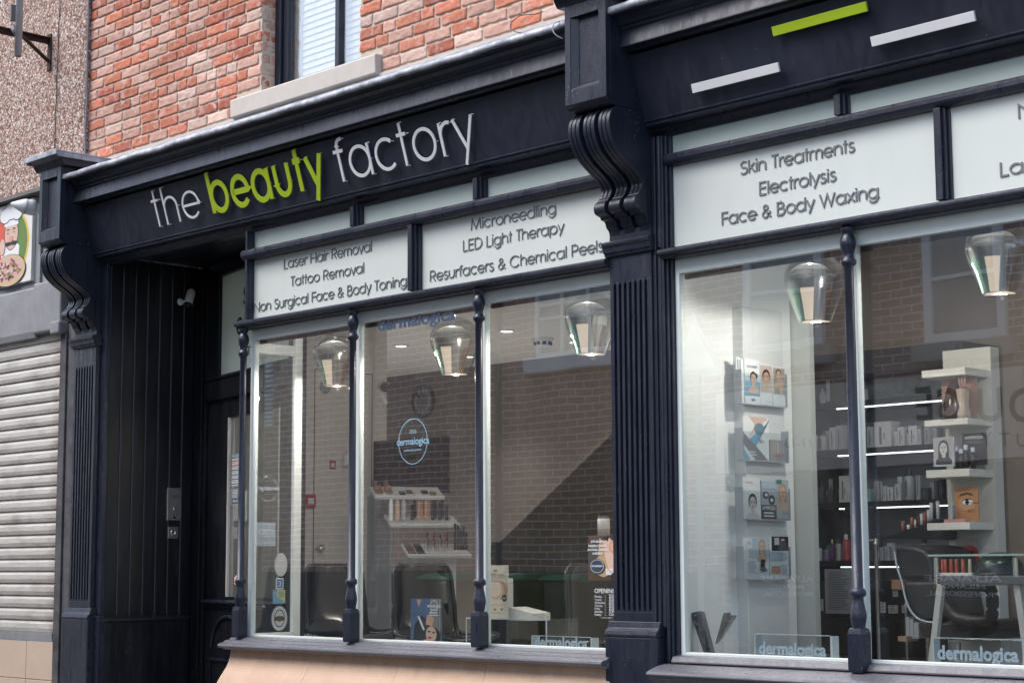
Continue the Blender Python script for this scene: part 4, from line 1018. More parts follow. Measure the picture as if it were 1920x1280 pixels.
for k, (u, v, lab) in enumerate(((968, 1080, 'green lidded bin across the street with a white label'), (1075, 1082, 'green lidded bin across the street seen behind the third chair'), (846, 1086, 'green lidded bin across the street seen left of the second post'))):
    x, z = opp(u, v, 6.68); bn = thing('wheelie_bin', lab, 'bin', (x, -6.66, 0), 'wheelie bins across the street')
    bm = BM(); prism_z(bm, [(x-.25, -6.9), (x+.25, -6.9), (x+.25, -6.42), (x-.25, -6.42)], .06, 1.0); obj('body', bm, plain((.018, .03, .02), .5), bn, .02)
    bm = BM(); prism_x(bm, [(-6.93, 1.0005), (-6.38, 1.0005), (-6.38, 1.03), (-6.5, 1.07), (-6.93, 1.09)], x-.28, x+.28); obj('lid', bm, GREEN, bn, .015)
    if k == 0:
        bm = BM(); prism_x(bm, [(-6.60, 1.081), (-6.46, 1.0615), (-6.46, 1.0640), (-6.60, 1.0835)], x-.12, x+.12); obj('label', bm, WHITE, bn)
    for q in (-.24, .24):
        bm = BM(); lathe(bm, [(.1, -.025), (.1, .025), (0, .025)], (x+q, -6.88, .1), 16, axis=EX); obj('wheel', bm, BLACK, bn)
x, z = opp(1298, 648, 5.04); ts = thing('road_sign', 'white triangular road sign mirrored faintly at the left of the right window', 'sign', (x, -5.0, 0))
bm = BM(); prism_y(bm, [(x-.32, z-.26), (x+.32, z-.26), (x, z+.3)], -5.01, -4.995); sp = obj('plate', bm, GREYFILM, ts)
bm = BM(); prism_y(bm, [(x-.24, z-.21), (x+.24, z-.21), (x, z+.2)], -4.9945, -4.992); obj('face', bm, WHITE, sp)
bm = BM(); lathe(bm, [(.03, -.1), (.03, z+.2)], (x, -5.05, 0), 12); obj('pole', bm, GALV, ts)

# ================================================================ shop interior
FLZ = .26; CZ = 3.24; LX = -11.2
Y1 = PX(725, 760, LX).y
bm = BM(); box(bm, LX-.02, LX, .80, Y1, FLZ, CZ); box(bm, LX-3.2, LX-.021, Y1-.12, Y1, FLZ, CZ); structure('shop_side_wall', bm, WALLI)
bm = BM(); box(bm, -16, -6.46, Y1+3.4, Y1+3.5, FLZ, CZ); structure('shop_back_wall', bm, WALLD)
bm = BM(); box(bm, -9.29, -2.4, .07, Y1+3.5, FLZ-.1, FLZ); box(bm, LX-.02, -9.2905, .86, Y1+3.5, FLZ-.1, FLZ); box(bm, -16, LX-.0205, Y1-.12, Y1+3.5, FLZ-.1, FLZ); structure('shop_floor', bm, FLOORI)
bm = BM(); box(bm, -9.24, -2.4, .10, Y1+3.5, CZ, CZ+.1); box(bm, LX-.02, -9.2405, .83, Y1+3.5, CZ, CZ+.1); box(bm, -16, LX-.0205, Y1-.12, Y1+3.5, CZ, CZ+.1); structure('shop_ceiling', bm, CEIL)
bm = BM(); box(bm, RX+.022, -5.81, .069, .32, .60, .725); box(bm, -5.70, -2.6, .069, .34, .60, .718); structure('window_deck', bm, WHITEW)
bm = BM(); box(bm, RX+.03, -5.7, .068, .09, 2.67, CZ); box(bm, -5.7, -2.6, .068, .09, 2.67, CZ); structure('window_bulkhead', bm, WHITEW)
pw = PX(1372, 800, -5.77).y
bm = BM(); box(bm, -5.90, -5.77, .069, pw+.5, FLZ, CZ); structure('window_partition', bm, WHITE)
bm = BM(); box(bm, -6.6, -6.5, pw+.5, Y1+3.4, FLZ, CZ); box(bm, -6.5, -5.9005, pw+.42, pw+.5, FLZ, CZ); structure('inner_wall', bm, WALLI)
TAUPE = plain((.33, .275, .235), .8)
bm = BM(); box(bm, -6.4995, -2.4, 2.1, 2.2, FLZ, CZ); structure('shop_rear_wall', bm, TAUPE)
# staircase side, dark below its slope
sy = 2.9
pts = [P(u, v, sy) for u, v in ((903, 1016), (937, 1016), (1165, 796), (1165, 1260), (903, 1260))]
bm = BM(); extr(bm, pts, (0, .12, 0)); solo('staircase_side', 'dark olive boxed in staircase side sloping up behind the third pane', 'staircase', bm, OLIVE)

# doors and fittings on the side wall (plane x = LX)
def sw(u, v): return PX(u, v, LX+.002)
a_ = sw(591, 693); b_ = sw(697, 703); lo = sw(592, 1180)
idr = thing('interior_door', 'flush pale interior door in the shop side wall', 'door', (LX, (a_.y+b_.y)/2, FLZ))
bm = BM(); box(bm, LX+.0005, LX+.004, a_.y, b_.y, FLZ, a_.z); obj('leaf', bm, plain((.68, .645, .615), .7), idr)
bm = BM(); e = .006
box(bm, LX+.0005, LX+.005, a_.y-e, a_.y-.0005, FLZ, a_.z+e); box(bm, LX+.0005, LX+.005, b_.y+.0005, b_.y+e, FLZ, a_.z+e); box(bm, LX+.0005, LX+.005, a_.y, b_.y, a_.z+.0005, a_.z+e); obj('shadow_gap', bm, DGREY, idr)
k_ = sw(594, 1028); bm = BM(); lathe(bm, [(.015, 0), (.015, .03), (.032, .045), (.034, .06), (.022, .075), (0, .078)], (LX+.005, k_.y, k_.z), 16, axis=EX); obj('handle', bm, STEEL, idr)
q = sw(576, 939); bm = BM(); box(bm, LX+.0005, LX+.05, q.y-.05, q.y+.05, q.z-.05, q.z+.05); fc = solo('fire_call_point', 'red fire alarm call point on the pale side wall', 'alarm', bm, RED, None, .004)
bm = BM(); box(bm, LX+.0505, LX+.052, q.y-.028, q.y+.028, q.z-.022, q.z+.022); obj('glass', bm, WFILM, fc)
q = sw(623, 871); bm = BM(); box(bm, LX+.0045, LX+.008, q.y-.03, q.y+.03, q.z-.035, q.z+.035); wsn = solo('wall_notice', 'small red notice stuck on the flush interior door', 'notice', bm, plain((.35, .07, .04), .5))
bm = BM(); prism_x(bm, [(q.y-.02, q.z-.02), (q.y+.02, q.z-.02), (q.y+.02, q.z), (q.y, q.z+.02), (q.y-.02, q.z)], LX+.0085, LX+.0095); obj('symbol', bm, OFFWHITE, wsn)
q = sw(646, 862); ds = thing('hand_sanitiser', 'white sanitiser dispenser on the side wall beside the first post', 'dispenser', (LX, q.y, q.z-.06))
bm = BM(); lathe(bm, [(.04, -.05), (.045, -.03), (.045, .02), (.03, .045), (0, .045)], (LX+.05, q.y, q.z), 16); obj('bottle', bm, WHITE, ds)
bm = BM(); lathe(bm, [(.012, .046), (.012, .07), (.02, .072), (.02, .082), (0, .082)], (LX+.05, q.y, q.z), 12); obj('pump', bm, WHITE, ds)
q = sw(609, 725); bm = BM(); lathe(bm, [(.055, 0), (.052, .012), (0, .014)], (LX+.0045, q.y, q.z), 24, axis=EX); solo('door_disc', 'pale round disc high on the interior door', 'disc', bm, plain((.30, .33, .35), .5))
q = P(714, 722, Y1-.3); sc2 = thing('indoor_camera', 'dark faced indoor security camera at the end of the side wall', 'camera', tuple(q))
bm = BM(); lathe(bm, [(.03, 0), (.042, .03), (.045, .10), (.040, .12)], q+Vector((-.06, .06, 0)), 20, axis=(.9, -.45, -.15)); obj('body', bm, OFFWHITE, sc2)
bm = BM(); lathe(bm, [(.039, .119), (.03, .128), (0, .13)], q+Vector((-.06, .06, 0)), 20, axis=(.9, -.45, -.15)); obj('lens', bm, BLACK, sc2)
bm = BM(); tube(bm, [q+Vector((-.05, .05, -.06)), q+Vector((-.13, .16, -.12))], .015); obj('bracket', bm, WHITE, sc2)
# wall clock on the back wall
cyw = Y1+3.4
q = P(793, 752, cyw-.02); r_ = (P(813, 752, cyw).x-P(772, 752, cyw).x)/2
ck = thing('wall_clock', 'round black wall clock on the grey back wall', 'clock', (q.x, cyw, q.z-r_))
bm = BM(); lathe(bm, [(0, .0005), (r_, .0005), (r_, .05), (r_*.86, .052), (r_*.85, .03)], (q.x, cyw, q.z), 40, axis=(0, -1, 0)); obj('frame', bm, BLACK, ck)
bm = BM(); lathe(bm, [(r_*.85, .022), (0, .022)], (q.x, cyw, q.z), 40, axis=(0, -1, 0)); obj('face', bm, plain((.05, .05, .055), .6), ck)
bm = BM()
for k in range(12):
    a = rad(30*k); prism_y(bm, [(q.x+math.sin(a)*r_*.66+dx, q.z+math.cos(a)*r_*.66+dz) for dx, dz in ((-.02, -.035), (.02, -.035), (.02, .035), (-.02, .035))], cyw-.026, cyw-.024)
obj('numerals', bm, MGREY, ck)
bm = BM(); tube(bm, [(q.x, cyw-.03, q.z), (q.x-.12, cyw-.03, q.z+.10)], .012); obj('hour_hand', bm, BLACK, ck)
bm = BM(); tube(bm, [(q.x, cyw-.034, q.z), (q.x-.03, cyw-.034, q.z+.21)], .009); obj('minute_hand', bm, BLACK, ck)
# ceiling fittings
LAMP = emit((1.0, .93, .82), 9)
spots = [(950, 620, 'round ceiling spotlight above the middle of the third pane'), (1003, 678, 'round ceiling spotlight near the smoke detector, lower in the third pane'), (752, 648, 'round ceiling spotlight above the wall clock'), (1079, 641, 'round ceiling spotlight behind the pendant nearest the middle pilaster'), (1730, 470, 'round ceiling spotlight in the right window'), (880, 668, 'round ceiling spotlight behind the second post')]
for u, v, lab in spots:
    q = PZ(u, v, CZ-.004); t = thing('ceiling_spotlight', lab, 'spotlight', tuple(q), 'ceiling spotlights')
    bm = BM(); lathe(bm, [(.078, .003), (.078, -.006), (.058, -.010), (.056, .003)], q, 28); obj('rim', bm, WHITE, t)
    bm = BM(); lathe(bm, [(.0555, -.002), (0, -.002)], q, 24); obj('lens', bm, LAMP, t)
    ld = bpy.data.lights.new('spot', 'SPOT'); ld.energy = (250 if v < 660 else 45); ld.spot_size = rad(95); ld.spot_blend = .9; ld.color = (1, .95, .89); ld.shadow_soft_size = .06
    lo_ = bpy.data.objects.new('lamp', ld); C.objects.link(lo_); lo_.parent = t; lo_.location = (0, 0, -.02)
q = PZ(1018, 634, CZ); sd = thing('smoke_detector', 'white smoke detector with black slots on the shop ceiling', 'detector', tuple(q))
bm = BM(); lathe(bm, [(.10, -.0005), (.10, -.025), (.075, -.03), (.06, -.075), (0, -.08)], q, 24); obj('body', bm, WHITE, sd)
bm = BM()
for k in range(8):
    a = rad(45*k+10); c_ = q+Vector((math.cos(a)*.067, math.sin(a)*.067, -.05)); box(bm, c_.x-.014, c_.x+.014, c_.y-.014, c_.y+.014, c_.z-.014, c_.z+.014)
obj('slots', bm, BLACK, sd)

# pendants: smoked glass teardrop round a mirrored reflector
MINTREFL = plain((.42, .80, .58), .16, .75); ROSEREFL = plain((.28, .14, .09), .2)  # tints of the reflections painted on the pendant cone
LIT = NT('cream_glow_paint'); LIT.b.inputs['Emission Color'].default_value = (1, .80, .62, 1); LIT.b.inputs['Emission Strength'].default_value = .42; GLOWM = LIT.set((.62, .54, .46), .3)  # cream bulb glow put into this colour and emission
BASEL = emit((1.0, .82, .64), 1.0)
def pendant(loc, label, group):
    t = thing('pendant_lamp', label, 'lamp', tuple(loc), group); L_ = Vector(loc)
    bm = BM(); lathe(bm, cr([(.008, .0), (.05, -.008), (.10, -.040), (.136, -.085), (.150, -.140), (.144, -.185), (.122, -.250), (.092, -.335), (.076, -.374)], 4) + [(.070, -.377), (.0, -.377)], L_, 40); obj('lamp_shade', bm, SMOKE, t)
    o = L_+Vector((-.016, -.014, 0))
    bm = BM(); lathe(bm, cr([(0, -.062), (.045, -.068), (.078, -.084), (.098, -.106)], 4), o, 36); obj('reflected_white_cap', bm, plain((.70, .70, .69), .3), t)  # white colour stands in for the bright reflection on the dome top
    bm = BM(); lathe(bm, cr([(.0985, -.1065), (.112, -.135), (.114, -.160), (.105, -.204)], 4), o, 36); obj('reflector', bm, SILVER, t)
    for nm, m, a, b in (('reflection_liner', SILVER, -180, -140), ('reflection_liner', MINTREFL, -140, -82), ('reflection_liner', GLOWM, -82, -44), ('reflection_liner', SILVER, -44, -26), ('reflection_liner', plain((.60, .56, .52), .15, .75), -26, 5), ('reflection_liner', ROSEREFL, 5, 45), ('reflection_liner', SILVER, 45, 180)):  # reflections and glow painted as fixed sectors, turned towards the camera
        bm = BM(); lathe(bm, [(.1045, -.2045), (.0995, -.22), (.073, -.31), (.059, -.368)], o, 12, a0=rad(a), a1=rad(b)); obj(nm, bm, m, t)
    bm = BM(); lathe(bm, [(.066, -.3725), (.066, -.3755), (0, -.3755)], L_, 28); obj('diffuser', bm, BASEL, t)
    bm = BM(); lathe(bm, [(0, .062), (.004, .062), (.009, .05), (.010, .0005), (0, .0005)], L_, 14); obj('fitting', bm, STEEL, t)
    bm = BM(); tube(bm, [L_+Vector((0, 0, .0625)), Vector((L_.x, L_.y, CZ))], .0028, 6); obj('cord', bm, plain((.5, .5, .5), .4), t)
    for ch in t.children:                                # slightly squatter teardrop
        if not ch.name.startswith('cord'):
            for v_ in ch.data.vertices: v_.co.z *= .92
    ld = bpy.data.lights.new('bulb', 'POINT'); ld.energy = 11 if loc.x < -6.5 else 8; ld.color = (1, .93, .85); ld.shadow_soft_size = .008
    lo_ = bpy.data.objects.new('bulb', ld); C.objects.link(lo_); lo_.parent = t; lo_.location = (0, 0, -.362)
    ld = bpy.data.lights.new('bulb', 'POINT'); ld.energy = 1.6; ld.color = (1, .95, .90); ld.shadow_soft_size = .008  # second light added above the cap to whiten the lamp top
    lo_ = bpy.data.objects.new('bulb', ld); C.objects.link(lo_); lo_.parent = t; lo_.location = (-.016, -.014, -.035)  # holds the added second light above the cap
PG = 'smoked glass pendant lamps in the windows'
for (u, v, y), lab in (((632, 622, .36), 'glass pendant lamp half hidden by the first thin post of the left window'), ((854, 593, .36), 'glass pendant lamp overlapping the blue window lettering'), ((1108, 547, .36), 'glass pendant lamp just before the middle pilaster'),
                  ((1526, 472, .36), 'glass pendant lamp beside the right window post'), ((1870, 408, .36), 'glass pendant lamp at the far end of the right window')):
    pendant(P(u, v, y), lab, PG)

# black see through chairs
def chair(loc, label, s=1.1):
    t = thing('chair', label, 'chair', tuple(loc), 'see through black shell chairs')
    pr = cr([(-.255, .875), (-.245, .78), (-.232, .66), (-.21, .55), (-.165, .475), (-.09, .448), (.03, .452), (.14, .462), (.20, .455), (.222, .438)], 4)
    bm = BM(); rows = []; n = 12
    for i, (x, z) in enumerate(pr):
        f = i/(len(pr)-1); hw = .232 - .012*math.cos(f*6.28) - (.05*max(0, (.09-f)/.09)**2 if f < .09 else 0) - (.05*max(0, (f-.9)/.1)**2 if f > .9 else 0)
        row = []
        for j in range(n+1):
            q = -1+2*j/n; k = abs(q)**3
            bk = max(0, 1-f*2.0)
            row.append(bm.verts.new(Vector(loc)+Vector((x+.055*k*min(1, bk*2), q*hw, z+(.03*k if f > .45 else 0)))*s))
        rows.append(row)
    for A, B in zip(rows, rows[1:]):
        for j in range(n): f_ = bm.faces.new((A[j], A[j+1], B[j+1], B[j])); f_.smooth = True
    sh = obj('shell', bm, SMOKEBLACK, t); m = sh.modifiers.new('thick', 'SOLIDIFY'); m.thickness = .012; m.offset = 0
    bm = BM()
    rim = [r[0].co if False else None for r in rows[:0]]
    def rp_(i, j):
        x, z = pr[i]; f = i/(len(pr)-1); hw = .232 - .012*math.cos(f*6.28) - (.05*max(0, (.09-f)/.09)**2 if f < .09 else 0) - (.05*max(0, (f-.9)/.1)**2 if f > .9 else 0)
        q = -1+2*j/n; k = abs(q)**3; bk = max(0, 1-f*2.0); return Vector(loc)+Vector((x+.055*k*min(1, bk*2), q*hw, z+(.03*k if f > .45 else 0)))*s
    N = len(pr)-1
    loop = [rp_(i, 0) for i in range(N, -1, -1)] + [rp_(0, j) for j in range(1, n)] + [rp_(i, n) for i in range(N+1)] + [rp_(N, j) for j in range(n-1, 0, -1)]
    tube(bm, loop+[loop[0]], .011, 6, caps=False); obj('rim', bm, plain((.03, .032, .035), .12), t)
    bm = BM(); x0, x1 = -.10, .15
    prism_z(bm, [(loc[0]+x*s, loc[1]+y*s) for x, y in ((-.13, -.19), (.13, -.19), (.13, .19), (-.13, .19))], loc[2]+.425*s, loc[2]+.440*s); obj('seat_plate', bm, BLACK, t, .008)
    for q in (-1, 1):
        bm = BM(); c_ = [(-.13, .415), (.10, .415), (.17, .405), (.205, .37), (.215, .30), (.225, 0)]
        tube(bm, [Vector(loc)+Vector((x, q*.185, z))*s for x, z in cr(c_, 4)], .0115, 8); obj('leg', bm, CHROME, t)
        bm = BM(); tube(bm, [Vector(loc)+Vector((x, q*.185, z))*s for x, z in ((-.131, .415), (-.17, .38), (-.215, .0))], .0115, 8); obj('leg', bm, CHROME, t)
def chair_at(u, v, y, lab):
    q = P(u, v, y); s = 1.1; x = q.x+.25*s; zt = P(u+40, 1058, y+.23).z; chair((x, y+.232*s, zt-.875*s), lab, s)
chair_at(558, 1058, .62, 'black see through chair nearest the doorway end of the left window')
chair_at(722, 1054, .62, 'black see through chair behind the treatment flyer')
chair_at(1042, 1056, .55, 'black see through chair behind the opening hours lettering')

# makeup stand: three tilted white trays on a pillar
MY = 1.55; th = rad(66); me_ = Vector((math.cos(th), math.sin(th), 0)); mo = Vector((math.sin(th), -math.cos(th), 0))
ms = thing('makeup_stand', 'white makeup stand with three tilted trays against the side wall', 'stand', (P(770, 1200, MY+.2).x, MY+.2, FLZ))
trays = []
for k, (ul, vl, ur, vr, dp, dr_) in enumerate(((703, 932, 835, 927, .17, .085), (732, 985, 868, 982, .17, .08), (765, 1042, 886, 1035, .18, .09))):
    A = P(ul, vl, MY+.05*k); Lm = .52 if k < 2 else .47
    B = A + me_*Lm; up_t = (-mo*dp + EZ*dr_)
    n_ = me_.cross(up_t).normalized()
    if n_.z < 0: n_ = -n_
    bm = BM(); extr(bm, [A, B, B+up_t, A+up_t], -n_*.014); extr(bm, [A, B, B+EZ*.016, A+EZ*.016], mo*.006)
    tr_ = obj('tray', bm, DISP, ms, .002); trays.append((A, me_, up_t, n_, Lm))
A = trays[2][0]; bm = BM()
q = A - mo*.20 + me_*.08
extr(bm, [Vector((q.x, q.y, FLZ)), Vector((q.x, q.y, FLZ))+me_*.34, Vector((q.x, q.y, FLZ))+me_*.34-mo*.14, Vector((q.x, q.y, FLZ))-mo*.14], (0, 0, 1.02)); obj('pillar', bm, DISP, ms)
q = P(704, 930, MY+.45); bm = BM(); box(bm, q.x-.10, q.x+.03, q.y, q.y+.04, FLZ, P(704, 928, MY+.45).z); box(bm, q.x+.031, q.x+.17, q.y+.0, q.y+.04, FLZ, P(704, 928, MY+.45).z-.02)
solo('cupboard', 'narrow pale grey cupboard doors behind the makeup stand', 'cupboard', bm, PANELG, None, .004)
def on_tray(k, s_, d): A, e, up_t, n_, L_ = trays[k]; return A + e*(s_*L_) + up_t*d, n_
lip = 0
MK = 'makeup on the tilted trays'
def mk(name, lab, cat, bm, m): return solo(name, lab, cat, bm, m, MK)
for k, (s_, d) in enumerate(((.10, .45), (.24, .45))):
    p, n_ = on_tray(0, s_, d); bm = BM(); lathe(bm, [(.03, .0005), (.032, .006), (.03, .010), (.026, .008), (0, .008)], p, 20, axis=n_); lathe(bm, [(.03, 0), (.03, .006), (0, .007)], p-mo*.035+EZ*.03, 20, axis=(mo*.9+EZ*.3)); mk('powder_compact', ('open bronze powder compact at the left of the top tray', 'second open powder compact on the top tray')[k], 'compact', bm, plain((.25, .14, .09), .35))
for k in range(5):
    p, n_ = on_tray(0, .42+.11*k, .35+.12*(k % 2)); bm = BM(); a_, b_ = me_*.022, trays[0][2].normalized()*.02
    extr(bm, [p-a_-b_+n_*.0005, p+a_-b_+n_*.0005, p+a_+b_+n_*.0005, p-a_+b_+n_*.0005], n_*.012); mk('eyeshadow_palette', f'{("dark", "brown", "pale", "black", "bronze")[k]} eyeshadow palette on the top makeup tray', 'palette', bm, (BLACK, plain((.10, .05, .04), .4), OFFWHITE, INKL, plain((.2, .12, .07), .3))[k])
for k in range(2):
    p, n_ = on_tray(0, .08+.16*k, .92); bm = BM(); lathe(bm, [(.018, .0005), (.018, .05), (0, .05)], p, 14); mk('bronze_jar', ('bronze jar at the back left of the top tray', 'second bronze jar along the back of the top tray')[k], 'jar', bm, plain((.22, .12, .08), .4))
for k in range(3):
    p, n_ = on_tray(1, .05+.09*k, .45); bm = BM(); lathe(bm, [(.016, .0005), (.018, .02), (.016, .13), (.002, .16)], p, 14); mk('cream_tube', f'{("white", "pink", "grey")[k]} cream tube at the left end of the middle tray', 'tube', bm, (WHITE, SKINP, GREYFILM)[k])
for k in range(11):
    s_ = .36+.05*k; p, n_ = on_tray(1, s_, .55+.15*(k % 2)); bm = BM(); h = .10+.045*R_.random(); lathe(bm, [(.0125, .0005), (.0125, h*.5), (.011, h*.52), (.011, h), (0, h)], p, 12, mi=0)
    col_ = SKIN if k in (2, 3, 4, 5) else BLACK
    mk('foundation_bottle', f'{"tan foundation bottle with black cap" if k in (2,3,4,5) else "black makeup bottle"}, place {k+1} from the left along the middle tray', 'bottle', bm, [col_])
for k in range(12):
    s_ = .33+.035*k; p, n_ = on_tray(2, s_, .35+.25*(k % 3)); bm = BM(); h = .07+.03*R_.random(); lathe(bm, [(.009, .0005), (.009, h*.55), (.007, h*.56), (.007, h), (0, h)], p, 10)
    mk('lipstick', f'{"silver" if k % 3 == 0 else "dark"} lipstick standing on the lowest tray, place {k+1} from its left', 'lipstick', bm, STEEL if k % 3 == 0 else (BLACK, LIPS)[k % 2])
for k in range(5):
    p, n_ = on_tray(2, .80+.045*k, .5); bm = BM(); h = .12+.07*R_.random(); lathe(bm, [(.009, .0005), (.009, h*.98), (0, h)], p, 10); mk('mascara', f'tall black mascara at the right end of the lowest tray, place {k+1} from the left', 'mascara', bm, BLACK)
for k in range(2):
    p, n_ = on_tray(2, .03+.14*k, .1); bm = BM(); a_ = me_*.055; b_ = trays[2][2]*.8
    extr(bm, [p+n_*.0005, p+a_+n_*.0005, p+a_+b_+n_*.0005, p+b_+n_*.0005], n_*.006); mk('shade_palette', ('brown shade palette at the left of the lowest tray', 'black shade palette beside the brown one')[k], 'palette', bm, (plain((.12, .07, .05), .4), INKL)[k])
# dark mirror behind the stand
a_ = P(700, 930, MY+1.0); b_ = P(836, 816, MY+1.0); bm = BM(); box(bm, a_.x, b_.x, MY+1.0, MY+1.04, a_.z, b_.z); solo('wall_mirror', 'dark framed mirror panel behind the makeup stand', 'mirror', bm, plain((.018, .016, .017), .15))

# ================================================================ things in the left window
def rect_px(u0, v0, u1, v1, y): a = P(u0, v1, y); b = P(u1, v0, y); return a, b.x-a.x, b.z-a.z
def stand_sign(u0, v0, u1, v1, y, label, thick=.05, tx=(.05, .95, .34, .62)):
    a, w_, h_ = rect_px(u0, v0, u1, v1, y); t = thing('acrylic_sign', label, 'sign block', (a.x+w_/2, y, a.z), 'clear acrylic sign blocks')
    bm = BM(); box(bm, a.x, a.x+w_, y, y+thick, a.z, a.z+h_); obj('block', bm, ACRYLIC, t, .002)
    bm = BM(); box(bm, a.x-.006, a.x-.0005, y, y+thick, a.z, a.z+h_); box(bm, a.x+w_+.0005, a.x+w_+.012, y, y+thick, a.z, a.z+h_); box(bm, a.x, a.x+w_, y, y+.004, a.z+h_+.0005, a.z+h_+.004); obj('edge', bm, plain((.5, .56, .6), .2), t)
    bm = BM(); sans(bm, 'dermalogica', Vector((a.x+w_*tx[0], y-.001, a.z+h_*tx[2])), EX, EZ, -EY, w_*(tx[1]-tx[0]), None, .035, .0005); obj('lettering', bm, PALEBLUE, t)
stand_sign(998, 1195, 1107, 1221, .10, 'clear acrylic sign block below the empty acrylic riser')
# treatment flyer
a, w_, h_ = rect_px(770, 1122, 828, 1208, .10)
c = Card(a, Vector((1, 0, 0)), EZ, w_, h_, plain((.10, .15, .25), .4), .003)
c.rect(0, .62, .62, 1, plain((.08, .13, .25), .5)).rect(.62, .3, 1, 1, MGREY)
for k in range(4): c.rect(.66+.09*k, .3, .69+.09*k, 1, plain((.30, .31, .33), .5))
c.poly([(.36, .98), (.20, .98), (.27, .82)], SKIN).rect(.30, .55, .55, .57, WFILM).poly([(.1, .1), (.55, .1), (.65, .5), (.35, .65), (.12, .4)], plain((.03, .035, .045), .5)).poly([(.5, .45), (.72, .42), (.78, .6), (.55, .66)], SKIN)
c.ell(.74, .2, .22, .2, HAIR).ell(.68, .24, .17, .17, SKINP).poly([(.3, .02), (.7, .02), (.62, .16), (.45, .12)], SKINP).ell(.62, .30, .05, .018, HAIR).ell(.76, .28, .05, .018, HAIR).ell(.64, .17, .06, .025, LIPS)
c.poly([(.24, .62), (.30, .63), (.48, .34), (.43, .32)], WFILM).ring(.78, .83, .13, .14, .1, WFILM).text('dermalogica', .56, .99, .82, WFILM, None, .03).lines(.62, .94, .70, .65, 2, WFILM, .2).lines(.66, .9, .78, .75, 2, WFILM, .2)
c.done('flyer', 'blue facial treatment flyer standing on the left window sill', 'flyer')
# eye mask show card on its riser
a, w_, h_ = rect_px(908, 1059, 952, 1159, .14)
c = Card(a, EX, EZ, w_, h_, plain((.66, .60, .50), .5), .006); GOLD = plain((.45, .27, .10), .4)
c.ell(.74, .53, .26, .17, plain((.50, .33, .22), .5)).ell(.50, .54, .33, .18, plain((.60, .42, .31), .4)).ell(.46, .56, .27, .15, plain((.70, .58, .49), .5)).ell(.86, .39, .10, .065, plain((.02, .025, .03), .5)).text('NEW', .80, .93, .375, WFILM, None, .02)
c.text('DOKYO', .14, .50, .80, MGREY, None, .03).text('CHI-CHI2', .54, .88, .80, GOLD, None, .03).text('EYELASH MASK', .14, .88, .745, plain((.5, .44, .36), .5)).lines(.2, .8, .71, .70, 2, MGREY).lines(.2, .85, .265, .255, 2, GOLD, .1)
for q in (.18, .47, .76): c.ell(q, .18, .05, .02, MGREY)
c.lines(.1, .9, .13, .10, 3, plain((.45, .4, .33), .5)).ell(.5, .9, .08, .015, MGREY)
c.done('show_card', 'cream show card with a gold pot on the acrylic riser', 'show card')
a, w_, h_ = rect_px(953, 1081, 957, 1159, .18); bm = BM(); box(bm, a.x-.02, a.x+w_, .16, .20, a.z, a.z+h_*.97); solo('carton', 'slim white carton hidden behind the cream show card', 'box', bm, OFFWHITE)
q0, q1 = P(955, 1137, .17), P(1000, 1163, .17); bm = BM(); prism_y(bm, [(q0.x, q1.z), (q1.x, q1.z), (q1.x, q1.z+.04), (q0.x, q0.z)], .165, .30); solo('tester_box', 'white sloping tester box beside the cream show card', 'box', bm, OFFWHITE, None, .003)
a, w_, h_ = rect_px(884, 1160, 1035, 1216, .14); ri = thing('acrylic_riser', 'clear acrylic riser carrying the cream show card', 'riser', (a.x+w_/2, .14, a.z))
bm = BM(); box(bm, a.x, a.x+w_, .10, .34, a.z+h_-.006, a.z+h_); obj('top', bm, ACRYLIC, ri, .002)
bm = BM(); box(bm, a.x, a.x+w_, .098, .0995, a.z+h_-.007, a.z+h_+.001)
for x in (a.x, a.x+w_-.005): box(bm, x, x+.005, .098, .103, a.z, a.z+h_-.0075)
obj('edge', bm, plain((.55, .60, .62), .2), ri)
for x in (a.x, a.x+w_*.50, a.x+w_-.006): bm = BM(); box(bm, x, x+.006, .1035, .34, a.z, a.z+h_-.0065); obj('leg', bm, ACRYLIC, ri)
# lettering and stickers on the front glass (outer face y = .024)
SY = .0225
def window_text(name, label, rows, mat, bold=.03):
    bm = BM()
    for txt, u0, v0, u1, h in rows:
        a = P(u0, v0, SY); b = P(u1, v0, SY); sans(bm, txt, Vector((a.x, SY, a.z)), EX, EZ, -EY, b.x-a.x, h, bold, .0004)
    return solo(name, label, 'window lettering', bm, mat)
window_text('window_lettering', 'large grey blue lettering across the top of the second pane', [('dermalogica', 708, 620.5, 854, .066)], BLUEFILM, .04)
a = P(774, 827, SY); bm = BM(); rx_ = P(808, 827, SY).x-P(774, 827, SY).x; rx_ = .125; rz_ = .13
R2 = []
for k in range(60):
    t = 2*math.pi*k/60; R2.append([bm.verts.new((a.x+f*rx_*math.cos(t), SY, a.z+f*rz_*math.sin(t))) for f in (1, .965)])
for k in range(60): bm.faces.new((R2[k][0], R2[(k+1) % 60][0], R2[(k+1) % 60][1], R2[k][1]))
for txt, hw, dz, bold in (('2026', .03, .045, .0), ('dermalogica', .140, -.018, .015), ('preferred partner', .075, -.055, .01)):
    sans(bm, txt, Vector((a.x-hw, SY, a.z+dz)), EX, EZ, -EY, 2*hw, None, bold, .0006)
solo('window_emblem', 'pale blue round partner emblem on the second pane', 'window lettering', bm, CYANFILM)
hrs = [('OPENING HOURS', 1115, 1111, 1188, .024)] + [(d, 1115, 1119.5+5.6*k, 1115+w_, None) for k, (d, w_) in enumerate((('Monday', 13), ('Tuesday', 13), ('Wednesday', 19), ('Thursday', 14.5), ('Friday', 10), ('Saturday', 14.5), ('Sunday', 12)))]
for k in range(7):
    hrs.append((':', 1134.3, 1119.5+5.6*k, 1135.3, .016)); hrs.append((('9.00 - 5.30', 'Closed')[k == 6], 1142, 1119.5+5.6*k, (1172, 1158)[k == 6], None))
